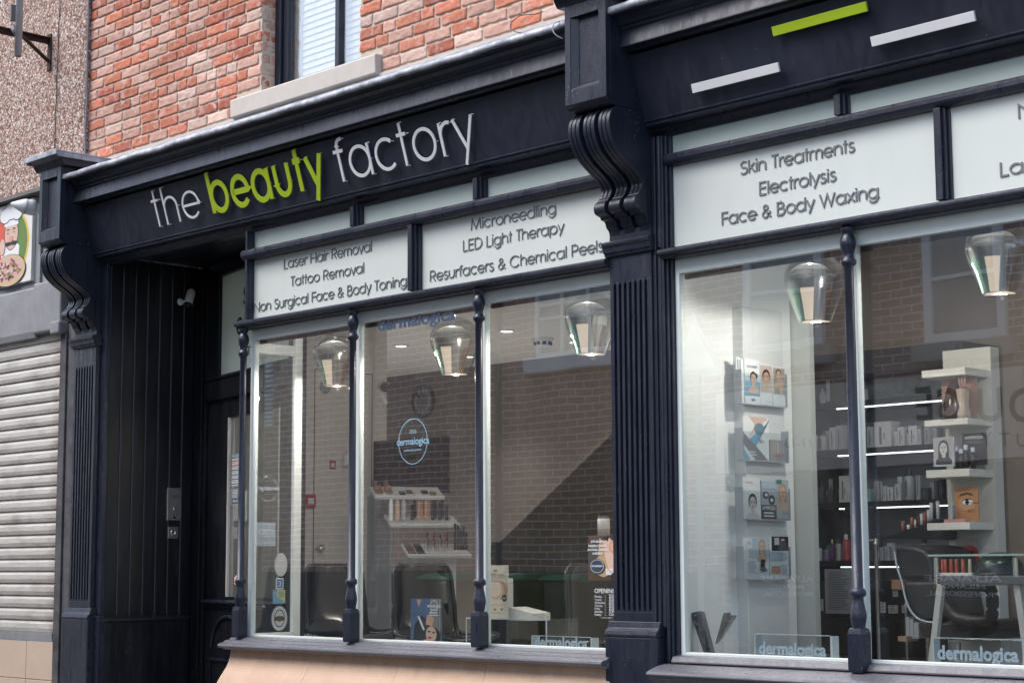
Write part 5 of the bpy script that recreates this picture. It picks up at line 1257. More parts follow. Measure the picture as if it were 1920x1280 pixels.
hrs.append(('Closed Bank Holidays', 1127, 1158, 1146, None))
window_text('opening_hours', 'white opening hours lettering low on the third pane', hrs, WFILM, .0)
# piercing sticker: round topped oval
a, w_, h_ = rect_px(1103, 1003, 1160, 1083, SY+.0012)
c = Card(a, EX, EZ, w_, h_, plain((.05, .06, .065), .4), .001)
c.bm.clear(); c.mats = [plain((.07, .06, .055), .4)]
c.ell(.5, .5, .5, .5, plain((.075, .065, .06), .4), 48)
c.poly([(.18, .12), (.5, .02), (.82, .12), (.92, .3), (.6, .55), (.5, .86), (.38, .96), (.34, .5), (.08, .34)], BLONDE).poly([(.5, .86), (.56, .5), (.7, .1), (.95, .3), (1, .5), (.94, .75), (.7, .95)], SKINP).poly([(.48, .95), (.7, .97), (.66, .86), (.58, .9)], HAIR)
c.ell(.80, .74, .11, .15, plain((.55, .28, .20), .5)).ell(.81, .74, .07, .10, plain((.62, .36, .27), .5)).ell(.84, .52, .02, .02, WFILM)
for k in range(9): c.ell(.62+.06*(k % 4), .10+.05*(k//3), .035, .025, WFILM, 10)
c.text('STUDEX', .12, .55, .84, WFILM, .05, .03)
for k, tx_ in enumerate(('PIERCING', 'AVAILABLE', 'HERE')): c.text(tx_, (.04, .0, .18)[k], (.62, .66, .5)[k], .735-.09*k, WFILM, .055, .02)
c.ell(.32, .28, .24, .175, plain((.03, .055, .08), .5), 36).ring(.32, .28, .215, .155, .05, WFILM).text('STUDEX', .14, .50, .265, WFILM, .04, .03)
c.done('window_sticker', 'oval ear piercing sticker on the third pane by the pilaster', 'sticker')
q = P(1132, 1003, .45); pb = thing('product_bottle', 'white canister with a dark lid behind the ear piercing sticker', 'bottle', tuple(q))
bm = BM(); lathe(bm, [(0, 0), (.033, .0), (.033, .085), (.030, .09)], q, 20); obj('body', bm, OFFWHITE, pb)
bm = BM(); lathe(bm, [(.031, .0905), (.031, .102), (0, .104)], q, 20); obj('lid', bm, DGREY, pb)
bm = BM(); box(bm, q.x-.07, q.x+.07, q.y-.05, q.y+.05, q.z-.24, q.z-.0005); solo('carton', 'brown carton under the white canister', 'box', bm, plain((.12, .055, .035), .6))
# stickers on the return light (seen from behind, read from the doorway)
SX = RX-.0045
def ret(u, v): return PX(u, v, SX)
def ret_card(name, label, u0, v0, u1, v1, paper, round_=False):
    a = ret(u0, v1); b = ret(u1, v0); c = Card((SX, b.y, a.z), -EY, EZ, b.y-a.y, b.z-a.z, paper, .0008)
    return c
def flip_card(u0, v0, u1, v1, paper):                     # printed side towards the shop window
    a = ret(u0, v1); b = ret(u1, v0); x = RX+.0045; return Card((x, a.y, a.z), EY, EZ, b.y-a.y, b.z-a.z, paper, .0008)
c = flip_card(479, 979, 515, 1023, plain((.36, .42, .48), .5)); c.bm.verts.ensure_lookup_table()
sans(c.bm, 'COCI', c.pt(.88, .50), -c.ex, c.ey, c.n, c.w*.74, c.h*.22, 0, .0006, c.mi(WFILM)); sans(c.bm, 'GOLD STANDARD', c.pt(.92, .28), -c.ex, c.ey, c.n, c.w*.84, None, 0, .0006, c.mi(plain((.24, .29, .34), .5)))
c.done('window_sticker', 'pale blue square sticker with reversed lettering on the return glass', 'sticker')
c = flip_card(513, 1036, 537, 1080, WFILM); c.bm.clear(); c.mats = [GREYFILM]; c.ell(.5, .5, .5, .5, plain((.56, .57, .58), .5), 36); c.done('window_sticker', 'plain pale oval sticker on the return glass', 'sticker')
c = flip_card(516, 1083, 530, 1104, WFILM); c.rect(.12, .1, .88, .9, plain((.05, .18, .45), .5)).rect(.3, .25, .62, .34, WFILM).rect(.5, .34, .62, .72, WFILM).rect(.3, .64, .62, .72, WFILM); c.done('window_sticker', 'tiny blue and white sticker under the plain oval one', 'sticker')
c = flip_card(510, 1105, 533, 1131, plain((.17, .35, .52), .5)); c.poly([(.34, 1), (1, 1), (1, .12), (.85, .05), (.75, .3), (.4, .42), (.3, .6)], plain((.45, .52, .22), .5)).lines(.45, .95, .85, .5, 4, MGREY, .2).lines(.08, .25, .8, .78, 2, WFILM); c.done('window_sticker', 'blue and yellow green sticker on the return glass', 'sticker')
c = flip_card(507, 1135, 537, 1182, WFILM); c.bm.clear(); c.mats = [GREYFILM]; c.ell(.5, .5, .5, .5, plain((.52, .54, .56), .5), 36).ell(.5, .5, .34, .36, INKL, 32).ell(.5, .5, .30, .32, plain((.50, .52, .54), .5), 32).rect(.2, .40, .8, .58, plain((.08, .05, .025), .5)).ell(.5, .49, .13, .13, plain((.11, .07, .03), .5)); c.done('window_sticker', 'pale round sticker with a black ring low on the return glass', 'sticker')
c = flip_card(478, 886, 522, 946, WFILM); c.bm.clear(); c.mats = [GREYFILM]
for txt, y0_, rr in (('PLATINUM', .0, 1), ('PARTNER', 0, -1)):
    for k, ch in enumerate(txt):
        an = rad(90 - rr*(k-(len(txt)-1)/2)*17)*1; cxp, cyp = .5-.40*math.cos(an), .5+rr*.38*math.sin(an)
        sans(c.bm, ch, c.pt(cxp+.04, cyp-.04), -c.ex, c.ey, c.n, c.w*.075, c.h*.08, .0, .0005, c.mi(GREYFILM))
sans(c.bm, 'dermalogica', c.pt(1.0, .46), -c.ex, c.ey, c.n, c.w, None, .03, .0005, c.mi(GREYFILM))
c.done('window_lettering', 'reversed pale grey partner lettering on the return glass', 'window lettering')

# ================================================================ right window: leaflet board
a = P(1370, 640, pw+.02); b = P(1393, 640, pw+.02); BXR = b.x; yA = pw+.02; yB = PX(1474, 900, BXR).y
topz = P(1381, 576, yA).z
bm = BM(); box(bm, a.x, BXR, yA, yB, FLZ, topz); lbd = solo('leaflet_board', 'tall white display board holding four clear leaflet racks', 'display board', bm, plain((.64, .66, .66), .4), None, .004)
def bpt(u, v, off=.0): return PX(u, v, BXR+off)
def rack(k, ul, vt, vb, ur, label):
    a = bpt(ul, vt, .045); b = bpt(ur, vb+2, .045); y0, y1, z0, z1 = a.y, b.y, bpt(ul, vb, .045).z, a.z
    t = thing('leaflet_rack', label, 'leaflet rack', (BXR, (y0+y1)/2, z0), 'clear leaflet racks on the white board')
    bm = BM(); box(bm, BXR+.046, BXR+.049, y0, y1, z0, z0+(z1-z0)*.72); obj('front', bm, ACRYLIC, t)
    bm = BM(); box(bm, BXR+.0005, BXR+.0455, y0, y1, z0-.004, z0); box(bm, BXR+.0495, BXR+.051, y0, y1, z0-.004, z0+.0005); box(bm, BXR+.0005, BXR+.049, y0-.003, y0-.0003, z0-.004, z0+(z1-z0)*.8); box(bm, BXR+.0005, BXR+.049, y1+.0003, y1+.003, z0-.004, z0+(z1-z0)*.8)
    obj('edge', bm, plain((.32, .35, .38), .3), t); return y0, y1, z0, z1
def leaflet(y0, y1, z0, z1, off, paper):
    return Card((BXR+off, y0, z0), EY, EZ, y1-y0, z1-z0, paper, .006)
SKY = plain((.14, .36, .52), .5)
LG = 'leaflets in the clear racks'
y0, y1, z0, z1 = rack(0, 1389, 676, 755, 1475, 'topmost clear leaflet rack with three portrait leaflets'); W3 = (y1-y0)
bm = BM()
for k in range(3): box(bm, BXR+.006+.010*k, BXR+.012+.010*k, y0+.003+.006*k, y0+.03+.006*k, z0+.002, z1+.022-.006*k)
solo('leaflet', 'white leaflets stacked at the left end of the topmost rack', 'leaflet', bm, WFILM, LG)
c = leaflet(y0+.035, y0+W3*.42, z0+.002, z1+.015, .040, WFILM); c.rect(0, .18, 1, .60, SKY).rect(0, .5, 1, .62, plain((.45, .58, .68), .5)).text('PHYTOTHERAPY', .14, .86, .80, BLUEFILM, .06, .01).face(.56, .56, .24, SKINP, HAIR, bun=True).text('M', .4, .6, .06, MGREY, .06)
c.done('leaflet', 'blue and white leaflet with a bathing woman in the topmost rack', 'leaflet', LG)
c = leaflet(y0+W3*.43, y0+W3*.70, z0+.004, z1-.002, .040, WFILM); c.rect(.03, .30, .97, .97, plain((.50, .42, .37), .5)).face(.5, .66, .34, SKIN, HAIR, sh=False).text('CACI', .6, .95, .05, MGREY, .04, 0)
c.done('leaflet', 'leaflet with a close portrait of a dark haired woman', 'leaflet', LG)
c = leaflet(y0+W3*.72, y0+W3*.99, z0+.002, z1-.008, .040, WFILM); c.rect(.03, .30, .97, .97, plain((.34, .31, .28), .5)).face(.45, .78, .26, SKINP, plain((.08, .05, .04), .5)).poly([(.5, .62), (.75, .70), (.85, .58), (.7, .3), (.45, .3)], SKINP)
c.done('leaflet', 'leaflet with a smiling woman resting her face on her hand', 'leaflet', LG)
y0, y1, z0, z1 = rack(1, 1390, 786, 861, 1478, 'second clear leaflet rack, half of it without leaflets'); W3 = y1-y0
c = leaflet(y0+.02, y0+W3*.60, z0+.002, z1+.02, .040, WFILM); c.poly([(.2, 1), (.75, 1), (.95, .97), (.55, .75), (.2, .5), (.45, .82)], SKINP).poly([(.25, .5), (1, .9), (1, .97), (.75, .62), (.45, .28), (.2, .42)], SKY).poly([(0, .62), (.55, .28), (.95, 0), (.45, 0), (0, .35)], MGREY).ell(.62, .72, .2, .14, plain((.10, .2, .26), .5)).poly([(0, .26), (.25, 0), (0, 0)], SKY).text('3D', .6, .8, .40, MGREY, .08).lines(.15, .5, .18, .12, 2, WFILM)
c.done('leaflet', 'white leaflet with blue and grey diagonal bands and a bent knee', 'leaflet', LG)
c = leaflet(y0+W3*.62, y0+W3*.98, z0+.002, z0+(z1-z0)*.55, .040, plain((.28, .29, .30), .5))
for k in range(5): c.rect(.15+.15*k, .30, .21+.15*k, .95-.05*k, (plain((.6, .4, .08), .5), SKINP, WFILM, SKINP, GREYFILM)[k]).rect(.15+.15*k, .22, .22+.15*k, .36, plain((.5, .12, .12), .5))
c.done('leaflet', 'short grey leaflet showing coloured pens in a row', 'leaflet', LG)
y0, y1, z0, z1 = rack(2, 1391, 897, 972, 1481, 'third clear leaflet rack with a black and white portrait leaflet'); W3 = y1-y0
c = leaflet(y0+.015, y0+W3*.40, z0+.002, z1+.01, .040, WFILM); c.face(.52, .38, .26, SKING, HAIR).text('PEEL', .12, .55, .86, plain((.5, .2, .2), .5), .04, 0)
c.done('leaflet', 'white leaflet with a grey portrait looking straight out', 'leaflet', LG)
c = leaflet(y0+W3*.41, y0+W3*.73, z0+.002, z1-.004, .040, MGREY); c.rect(0, 0, 1, .36, INKL).text('HYPO21', .08, .92, .24, WFILM, .10, .03).lines(.15, .85, .16, .08, 2, WFILM, .1).rect(0, .37, 1, .78, GREYFILM).ell(.3, .62, .2, .1, HAIR).ell(.32, .63, .1, .05, WFILM).ell(.68, .5, .22, .13, INKL).ell(.68, .5, .1, .05, WFILM).rect(0, .79, 1, 1, PALEBLUE)
c.done('leaflet', 'leaflet reading HYPO21 under grey eyes and lips', 'leaflet', LG)
c = leaflet(y0+W3*.74, y0+W3*1.0, z0+.004, z1+.004, .040, plain((.42, .46, .47), .5)); c.face(.5, .68, .34, SKINP, BLONDE, long=True).rect(0, .9, .4, 1, TEAL).text('Epi', .5, .9, .12, BLUEFILM, .07, 0)
c.done('leaflet', 'leaflet with a fair haired woman and a green corner tab', 'leaflet', LG)
y0, y1, z0, z1 = rack(3, 1393, 1008, 1086, 1482, 'lowest clear leaflet rack holding an open magazine'); W3 = y1-y0
c = leaflet(y0+.01, y0+W3*.56, z0+.002, z1+.002, .040, WFILM); c.rect(.2, .5, 1, 1, plain((.45, .53, .60), .5)).face(.72, .78, .14, SKINP, BLONDE, long=True).rect(.1, .74, .32, .98, WFILM).text('BC', .14, .3, .84, MGREY, .07, 0).poly([(.58, .24), (.72, .16), (.92, .2), (.8, .3)], MGREY).poly([(.62, .28), (.80, .28), (.83, .47), (.66, .48)], INKL).lines(.15, .5, .42, .16, 6, GREYFILM)
c.done('leaflet', 'magazine advert with a blonde woman above a small device', 'leaflet', LG)
c = leaflet(y0+W3*.58, y0+W3*.99, z0+.002, z1+.01, .040, WFILM); c.rect(.1, .66, 1, 1, INKL).rect(.25, .8, .5, .97, GREYFILM).ell(.7, .9, .1, .05, SKINP).poly([(.45, .66), (.95, .66), (.85, .9), (.55, .9)], plain((.06, .06, .07), .5)).rect(0, .42, .7, .64, PALEBLUE).lines(.4, .95, .6, .45, 4, GREYFILM).rect(.05, .12, .55, .30, plain((.5, .3, .2), .5)).lines(.6, .95, .32, .08, 6, GREYFILM)
c.done('leaflet', 'curled magazine page with a dark photo at its top', 'leaflet', LG)
# pale panel, dark gap and the black shelf unit
gy = yB+.16; a = P(1473, 800, gy); b = P(1479, 800, gy); e = P(1521, 800, gy)
bm = BM(); box(bm, a.x-.3, a.x, gy, gy+.04, FLZ, CZ-.002); box(bm, b.x, e.x, gy, gy+.04, FLZ, P(1500, 505, gy).z+.55); structure('pale_partition', bm, plain((.50, .52, .50), .6))
bm = BM(); box(bm, a.x+.0005, b.x-.0005, gy+.01, gy+.04, FLZ, CZ-.002); structure('partition_gap', bm, BLACK)
SHY = 1.70; sx0 = P(1515, 850, SHY).x; sx1 = P(1805, 850, SHY).x; SHD = .32
su = thing('product_shelves', 'black product shelving with white light strips under its shelves', 'shelves', ((sx0+sx1)/2, SHY, FLZ))
ztop = P(1680, 652, SHY).z
bm = BM(); box(bm, sx0, sx1, SHY+SHD+.0005, SHY+SHD+.03, FLZ, ztop); obj('back_panel', bm, plain((.22, .23, .26), .5), su)
bm = BM(); box(bm, sx0-.02, sx0-.0005, SHY, SHY+SHD+.03, FLZ, ztop); box(bm, sx1+.0005, sx1+.02, SHY, SHY+SHD+.03, FLZ, ztop); obj('side_panel', bm, DGREY, su)
bm = BM(); box(bm, sx0, sx1, SHY-.03, SHY+SHD, ztop-.13, ztop); obj('top_panel', bm, DGREY, su)
shz = [P(1640, v, SHY).z for v in (748, 838, 939, 1050)]; LEDM = emit((.92, .96, 1.0), 1.5)
for z in shz:
    bm = BM(); box(bm, sx0+.0005, sx1-.0005, SHY, SHY+SHD, z-.032, z); sh = obj('shelf', bm, plain((.02, .021, .024), .4), su, .002)
    bm = BM(); box(bm, sx0+.19, sx1-.02, SHY+.02, SHY+.032, z-.0390, z-.0325); obj('light_strip', bm, LEDM, sh)
bm = BM(); zc = P(1600, 1120, SHY).z; box(bm, sx0, sx1, SHY-.05, SHY+SHD, FLZ, P(1600, 1158, SHY).z); obj('counter', bm, plain((.012, .012, .013), .3), su, .003)
bm = BM(); zq = P(1600, 1088, SHY).z; box(bm, sx0, sx1, SHY+.05, SHY+.08, zq-.25, zq); obj('drawer_front', bm, SATIN, su)
PRG = 'products on the black shelves'
ORDN = ('top', 'second', 'third', 'fourth')
def product(kind, u0, u1, v, h_px, colr, label, cap=None, yoff=.06, k=0):
    y = SHY+yoff; a = P(u0, v, y); b = P(u1, v, y); w_ = b.x-a.x; z = shz[k]+.0005; h = P(u0, v-h_px, y).z - P(u0, v, y).z; xc = (a.x+b.x)/2
    m2 = cap or colr
    if kind == 'carton':
        bm = BM(); box(bm, a.x, b.x, y, y+w_*.9, z, z+h); n0 = len(bm.faces)
        box(bm, a.x+w_*.30, a.x+w_*.44, y-.0006, y-.0001, z+h*.12, z+h*.80, 1); box(bm, a.x+w_*.55, a.x+w_*.62, y-.0006, y-.0001, z+h*.3, z+h*.55, 1)
        return solo('product_carton', label, 'box', bm, [colr, m2], PRG)
    r = w_/2; bm = BM()
    if kind == 'tube':
        lathe(bm, [(r*.8, 0), (r*.85, h*.14), (r, h*.16), (r*.95, h*.6), (r*.15, h)], (xc, y+r, z), 14); return solo('product_tube', label, 'tube', bm, colr, PRG)
    t = thing('product_bottle', label, 'bottle', (xc, y+r, z), PRG)
    lathe(bm, [(0, 0), (r*.92, 0), (r, h*.03), (r, h*.70), (r*.85, h*.77), (r*.42, h*.80), (0, h*.80)], (xc, y+r, z), 18); obj('body', bm, colr, t)
    bm = BM(); lathe(bm, [(r*.45, h*.8005), (r*.48, h*.82), (r*.46, h*.97), (r*.4, h), (0, h)], (xc, y+r, z), 14); obj('cap', bm, m2, t)
    if h_px > 26 and kind == 'bottle':
        bm = BM(); box(bm, xc-r*.35, xc+r*.1, y-.002+r*.06, y+r*.05+.002, z+h*.12, z+h*.62); obj('label', bm, MGREY, t)
PW = plain((.62, .63, .65), .5); PG2 = plain((.40, .42, .45), .5); PD = plain((.05, .055, .065), .45); PB = plain((.035, .055, .10), .4)
# first shelf: poster and glass awards
a = P(1522, 754, SHY+.12); b = P(1583, 678, SHY+.12)
c = Card((a.x, SHY+.12, shz[0]+.001), EX, EZ, b.x-a.x, b.z-a.z, plain((.03, .038, .042), .5), .01)
c.rect(.0, .35, .25, .75, plain((.06, .10, .04), .5)).text('LET IT GLOW', .02, .34, .80, plain((.20, .30, .10), .5), None).ell(.34, .2, .1, .2, GREYFILM).rect(.3, .36, .36, .46, GREYFILM).rect(.45, .1, .56, .68, GREYFILM).lines(.62, .98, .88, .8, 2, WFILM)
c.done('shelf_poster', 'dark product poster with pale bottles on the top black shelf', 'poster')
def award(shape, u, v0, v1, hw, label):
    q = P(u, v1, SHY+.12); zt = P(u, v0, SHY+.12).z; h = zt-q.z; wx = (P(u+hw, v1, SHY+.12).x-q.x); z = shz[0]+.0005; y = SHY+.12
    t = thing('glass_award', label, 'award', (q.x, y, z), 'glass awards on the top black shelf')
    bm = BM(); box(bm, q.x-wx*.6, q.x+wx*.6, y, y+.05, z, z+h*.12); obj('base', bm, PALEGLASS, t, .003)
    if shape == 'kite': pl = [(0, .1), (wx, .5), (0, 1), (-wx, .5)]
    elif shape == 'leaf': pl = [(wx*.9*math.cos(rad(a_))*(1 if a_ < 180 else .8), .55+.45*math.sin(rad(a_))) for a_ in range(0, 360, 20)]
    else: pl = [(wx*math.cos(rad(a_)), .55+.44*math.sin(rad(a_))) for a_ in range(0, 360, 12)]
    bm = BM(); prism_y(bm, [(q.x+x, z+h*.121+zz*h*.88) for x, zz in pl], y+.012, y+.034); obj('blade', bm, PALEGLASS, t, .004)
award('round', 1641, 715, 748, 18, 'round glass award, dotted rimmed, left of the kite shaped one')
award('leaf', 1684, 690, 744, 15, 'tall leaf shaped green glass award just left of the kite shaped one')
award('kite', 1706, 686, 742, 17, 'kite shaped pale green glass award on the top shelf')
award('round', 1750, 708, 738, 14, 'round glass award at the right end of the top shelf')
q = P(1621, 750, SHY+.1); bm = BM(); box(bm, q.x-.02, q.x+.02, SHY+.1, SHY+.11, shz[0]+.0005, shz[0]+.07); solo('small_plaque', 'tiny framed plaque beside the first glass award', 'plaque', bm, [GREYFILM])
items = [ # kind,u0,u1,height px,colour,shelf,v,phrase
 ('carton',1523,1530,30,PW,1,843,'slim white carton at the left end'), ('bottle',1532,1546,38,PG2,1,843,'grey bottle with a dark cap, next to the left end'), ('carton',1548,1556,40,PW,1,842,'tall white carton behind the grey bottle'), ('carton',1556,1567,43,PW,1,842,'wide white carton just left of the post'), ('carton',1568,1581,46,PG2,1,841,'pale grey carton almost touching the post'),
 ('carton',1617,1624,48,PD,1,840,'dark slim carton just right of the post'), ('carton',1626,1638,40,PG2,1,839,'grey carton second right of the post'), ('carton',1640,1671,48,PW,1,838,'broad white carton, widest on the shelf'), ('carton',1676,1682,28,PW,1,836,'short slim white carton'), ('carton',1683,1696,36,PW,1,836,'white carton with scalloped top'), ('bottle',1698,1703,30,PG2,1,835,'thin grey bottle between white cartons'), ('carton',1704,1720,37,PW,1,835,'second white carton with scalloped top'), ('carton',1721,1727,30,PW,1,834,'slim white carton near the right'), ('carton',1733,1745,34,PG2,1,833,'grey carton near the right end'), ('carton',1746,1757,34,PG2,1,832,'grey carton at the right end'),
 ('bottle',1524,1533,30,PB,2,942,'navy bottle at the left end'), ('bottle',1534,1543,42,PB,2,942,'tall navy bottle'), ('tube',1546,1552,28,PD,2,942,'dark slim tube'), ('tube',1554,1560,34,PD,2,941,'taller dark tube'), ('tube',1563,1570,36,INKL,2,941,'black tube left of the white carton'), ('carton',1574,1592,50,PW,2,941,'large white carton partly behind the post'), ('carton',1621,1632,24,plain((.25,.42,.40),.5),2,939,'mint green carton'), ('tube',1649,1655,36,PG2,2,938,'grey tube with a round top'), ('carton',1656,1662,28,PW,2,938,'small white carton'), ('carton',1664,1675,26,PW,2,937,'short white carton'), ('carton',1678,1689,31,PW,2,937,'white carton left of the big bottle'), ('bottle',1691,1710,58,PG2,2,936,'largest grey bottle with a black pump'), ('carton',1718,1726,46,PG2,2,936,'tall grey carton'), ('carton',1728,1740,22,PD,2,935,'dark square carton'), ('carton',1752,1758,36,PD,2,935,'dark slim carton'), ('carton',1762,1770,38,INKL,2,934,'black carton at the right end'),
 ('bottle',1529,1538,30,PW,3,1047,'small white bottle at the left end'), ('bottle',1536,1550,50,PW,3,1047,'tall white bottle at the back left'), ('bottle',1545,1554,38,plain((.08,.35,.24),.4),3,1048,'bottle with a green cap'), ('bottle',1541,1552,27,plain((.22,.17,.40),.5),3,1048,'lilac bottle'), ('bottle',1554,1562,40,plain((.10,.03,.13),.5),3,1048,'purple bottle with yellow cap'), ('bottle',1564,1574,40,PG2,3,1048,'pale grey bottle left of the red one'), ('bottle',1576,1589,49,plain((.42,.05,.06),.4),3,1048,'tall red bottle'), ('carton',1624,1636,36,PD,3,1046,'dark carton right of the post'), ('tube',1638,1646,22,PW,3,1046,'small white tube'), ('carton',1650,1656,24,PG2,3,1046,'thin grey carton'), ('carton',1660,1668,26,PG2,3,1046,'second thin grey carton'), ('carton',1672,1678,30,PG2,3,1045,'third thin grey carton near the rail'),
]
for k, (kd, u0, u1, hp, m, shf, v, ph) in enumerate(items):
    capm = {'bottle with a green cap': plain((.05, .4, .25), .4), 'purple bottle with yellow cap': plain((.6, .45, .05), .4), 'tall red bottle': PW}.get(ph, PD if kd != 'carton' else MGREY)
    back = ph in ('tall white bottle at the back left', 'bottle with a green cap', 'tall white carton behind the grey bottle')
    product(kd, u0, u1, v, hp, m, f'{ph} of the {ORDN[shf]} black shelf' if 'end' in ph or 'back' in ph else f'{ph} on the {ORDN[shf]} black shelf', capm, .16 if back else .05, shf)
for shf, vv, spans in ((1, 838, ((1541, 9), (1572, 8), (1632, 9), (1672, 7), (1690, 9), (1727, 8), (1741, 9))), (2, 938, ((1529, 7), (1549, 8), (1567, 7), (1612, 8), (1640, 9), (1684, 8), (1713, 9), (1745, 8))), (3, 1047, ((1526, 7), (1560, 8), (1616, 8), (1631, 8), (1644, 8), (1655, 8), (1664, 9)))):
    for k, (u, wpx) in enumerate(spans):
        tone, m = (('white', PW), ('grey', PG2), ('dark', PD))[(k*2+shf) % 3]
        product('carton', u, u+wpx, vv, 26+7*((k*5+shf) % 4), m, f'{tone} carton in the back row of the {ORDN[shf]} black shelf, place {k+1} from the left', MGREY if m is not PD else GREYFILM, .19, shf)
# tip out price cards and a price list by the cabinet
a, w_, h_ = rect_px(1548, 1066, 1599, 1149, SHY-.06); c = Card(a, EX, EZ, w_, h_, plain((.36, .38, .42), .4), .004); c.lines(.12, .9, .93, .1, 22, MGREY, .4).done('price_list', 'large pale price list hanging below the black shelves', 'price list')
for k, (u0, v0, u1, v1, lab) in enumerate(((1530, 1122, 1543, 1144, 'small price card left of the large price list'), (1651, 1128, 1660, 1148, 'narrow price card right of the silver rail'), (1666, 1134, 1683, 1149, 'wide price card right of the narrow one'), (1674, 1107, 1683, 1118, 'tiny price card above the wide one'), (1691, 1134, 1698, 1148, 'narrow price card next to the black salon chair'))):
    a, w_, h_ = rect_px(u0, v0, u1, v1, SHY-.056); c = Card(a, EX, EZ, w_, h_, plain((.45, .44, .42), .5), .003); c.lines(.15, .85, .85, .3, 3, MGREY).done('price_card', lab, 'price card', 'price cards below the black shelves')
for u0, v0, u1, v1, lab in ((1584, 948, 1600, 960, 'dark shelf edge label left of the right window post'), (1621, 946, 1643, 957, 'dark shelf edge label right of the right window post')):
    a, w_, h_ = rect_px(u0, v0, u1, v1, SHY-.03); c = Card(a, EX, EZ, w_, h_, plain((.025, .04, .042), .5), .003); c.lines(.1, .9, .6, .4, 1, GREYFILM).done('shelf_label', lab, 'label')

# white stepped shelves on a pale column
CYY = 1.15
a = P(1772, 800, CYY+.22); b = P(1862, 800, CYY+.22); bm = BM(); box(bm, a.x, b.x, CYY+.22, CYY+.30, FLZ, P(1800, 655, CYY+.22).z)
col_ = thing('display_column', 'pale column with four white box shelves at the right window', 'display column', ((a.x+b.x)/2, CYY+.25, FLZ)); obj('column', bm, plain((.55, .54, .50), .5), col_)
bz = []
for u0, u1, v0, v1 in ((1728, 1809, 686, 709), (1733, 1814, 781, 800), (1736, 1817, 876, 896), (1738, 1818, 977, 994)):
    a = P(u0, v1, CYY); b = P(u1, v0, CYY); bm = BM(); box(bm, a.x, b.x, CYY, CYY+.2195, a.z, b.z-.004); obj('box_shelf', bm, plain((.62, .60, .555), .45), col_, .003); bz.append((a.x, b.x, b.z-.0035))
x0, x1, z = bz[1]
def bcard(u0, v0, u1, v1, y, paper, t=.008): a, w_, h_ = rect_px(u0, v0, u1, v1, y); return Card(a, EX, EZ, w_, h_, paper, t)
c = bcard(1767, 705, 1830, 780, CYY+.14, plain((.36, .21, .16), .5)); c.lines(.1, .5, .85, .7, 3, plain((.5, .3, .25), .5)).done('show_card', 'dusky pink show card on the second white box shelf', 'show card')
q = P(1806, 779, CYY+.06); bm = BM(); lathe(bm, [(0, 0), (.035, 0), (.04, .02), (.03, .06), (.034, .15), (.03, .15), (0, .145)], (q.x, q.y, z+.0005), 18); vs_ = solo('brush_pot', 'pale pot of makeup brushes before the pink show card', 'pot', bm, plain((.42, .35, .28), .3))
for k in range(3):
    bm = BM(); tube(bm, [(q.x-.012+.012*k, q.y, z+.151), (q.x-.018+.018*k, q.y, z+.215)], [.003, .007], 6); obj('brush', bm, plain((.45, .26, .22), .5), vs_)
q = P(1772, 781, CYY+.04); bm = BM(); lathe(bm, [(0, 0), (.03, 0), (.038, .03), (.03, .07), (.02, .08), (0, .08)], (q.x, q.y, z+.0005), 18); solo('glass_jar', 'small glass jar at the left of the second white box shelf', 'jar', bm, PALEGLASS)
q = P(1790, 781, CYY+.06); bm = BM(); lathe(bm, [(.052, .0), (.058, .06), (.03, .17), (.012, .19), (0, .19)], (q.x, q.y, z+.0005), 20); solo('dark_bottle', 'dark brown rounded bottle before the pink show card', 'bottle', bm, plain((.05, .025, .02), .25))
x0, x1, z = bz[2]
c = bcard(1751, 818, 1788, 875, CYY+.03, plain((.34, .34, .34), .5)); c.rect(.0, .0, 1, .3, GREYFILM).face(.5, .62, .26, SKING, HAIR, long=True, cloth=PD).text('HYPO21', .12, .9, .13, INKL, .09, .02)
c.done('show_card', 'grey show card with a portrait reading HYPO21 on the third white box shelf', 'show card')
c = bcard(1806, 810, 1848, 873, CYY+.10, plain((.022, .024, .028), .45)); c.text('HYPO21', .15, .85, .82, WFILM, .09, .02).lines(.15, .85, .74, .70, 2, MGREY).done('show_card', 'black show card reading HYPO21 behind black product bottles', 'show card')
for k, u in enumerate((1793, 1803, 1812, 1825)):
    y = CYY+.05; q = P(u, 872, y); hh = (.115, .10, .12, .105)[k]; t = thing('black_bottle', ('first black bottle from the portrait card with a pale cap', 'slim short black bottle second from the portrait card', 'tallest black bottle on the third white box shelf', 'black bottle furthest from the portrait card')[k], 'bottle', (q.x, y, z), 'black bottles on the third white box shelf')
    bm = BM(); lathe(bm, [(0, .0005), (.013, .0005), (.013, hh*.78), (.0, hh*.78)], (q.x, y, z), 14); obj('body', bm, BLACK, t)
    bm = BM(); lathe(bm, [(.011, hh*.781), (.011, hh), (0, hh)], (q.x, y, z), 12); obj('cap', bm, GREYFILM, t)
x0, x1, z = bz[3]
c = bcard(1791, 912, 1833, 976, CYY+.08, plain((.40, .19, .085), .45)); c.ell(.52, .50, .34, .20, plain((.48, .26, .14), .5)).poly([(.15, .70), (.3, .80), (.55, .84), (.8, .78), (.78, .74), (.55, .79), (.32, .75)], HAIR).ell(.56, .55, .22, .075, WFILM).ell(.54, .55, .085, .08, HAIR).poly([(.3, .56), (.45, .62), (.65, .63), (.82, .58), (.65, .66), (.44, .66)], HAIR).poly([(.6, .53), (1, .50), (1, .52), (.6, .55)], INKL).text('82%', .55, .85, .25, plain((.10, .05, .03), .5), .09, -.01)
c.done('show_card', 'orange show card with a close up eye on the lowest white box shelf', 'show card')
bm = BM(); q = P(1789, 972, CYY+.05); tube(bm, [(q.x, q.y, z+.001), (q.x, q.y, z+.085)], .007, 8); solo('pen', 'blue grey pen standing left of the eye show card', 'pen', bm, BLUEFILM)
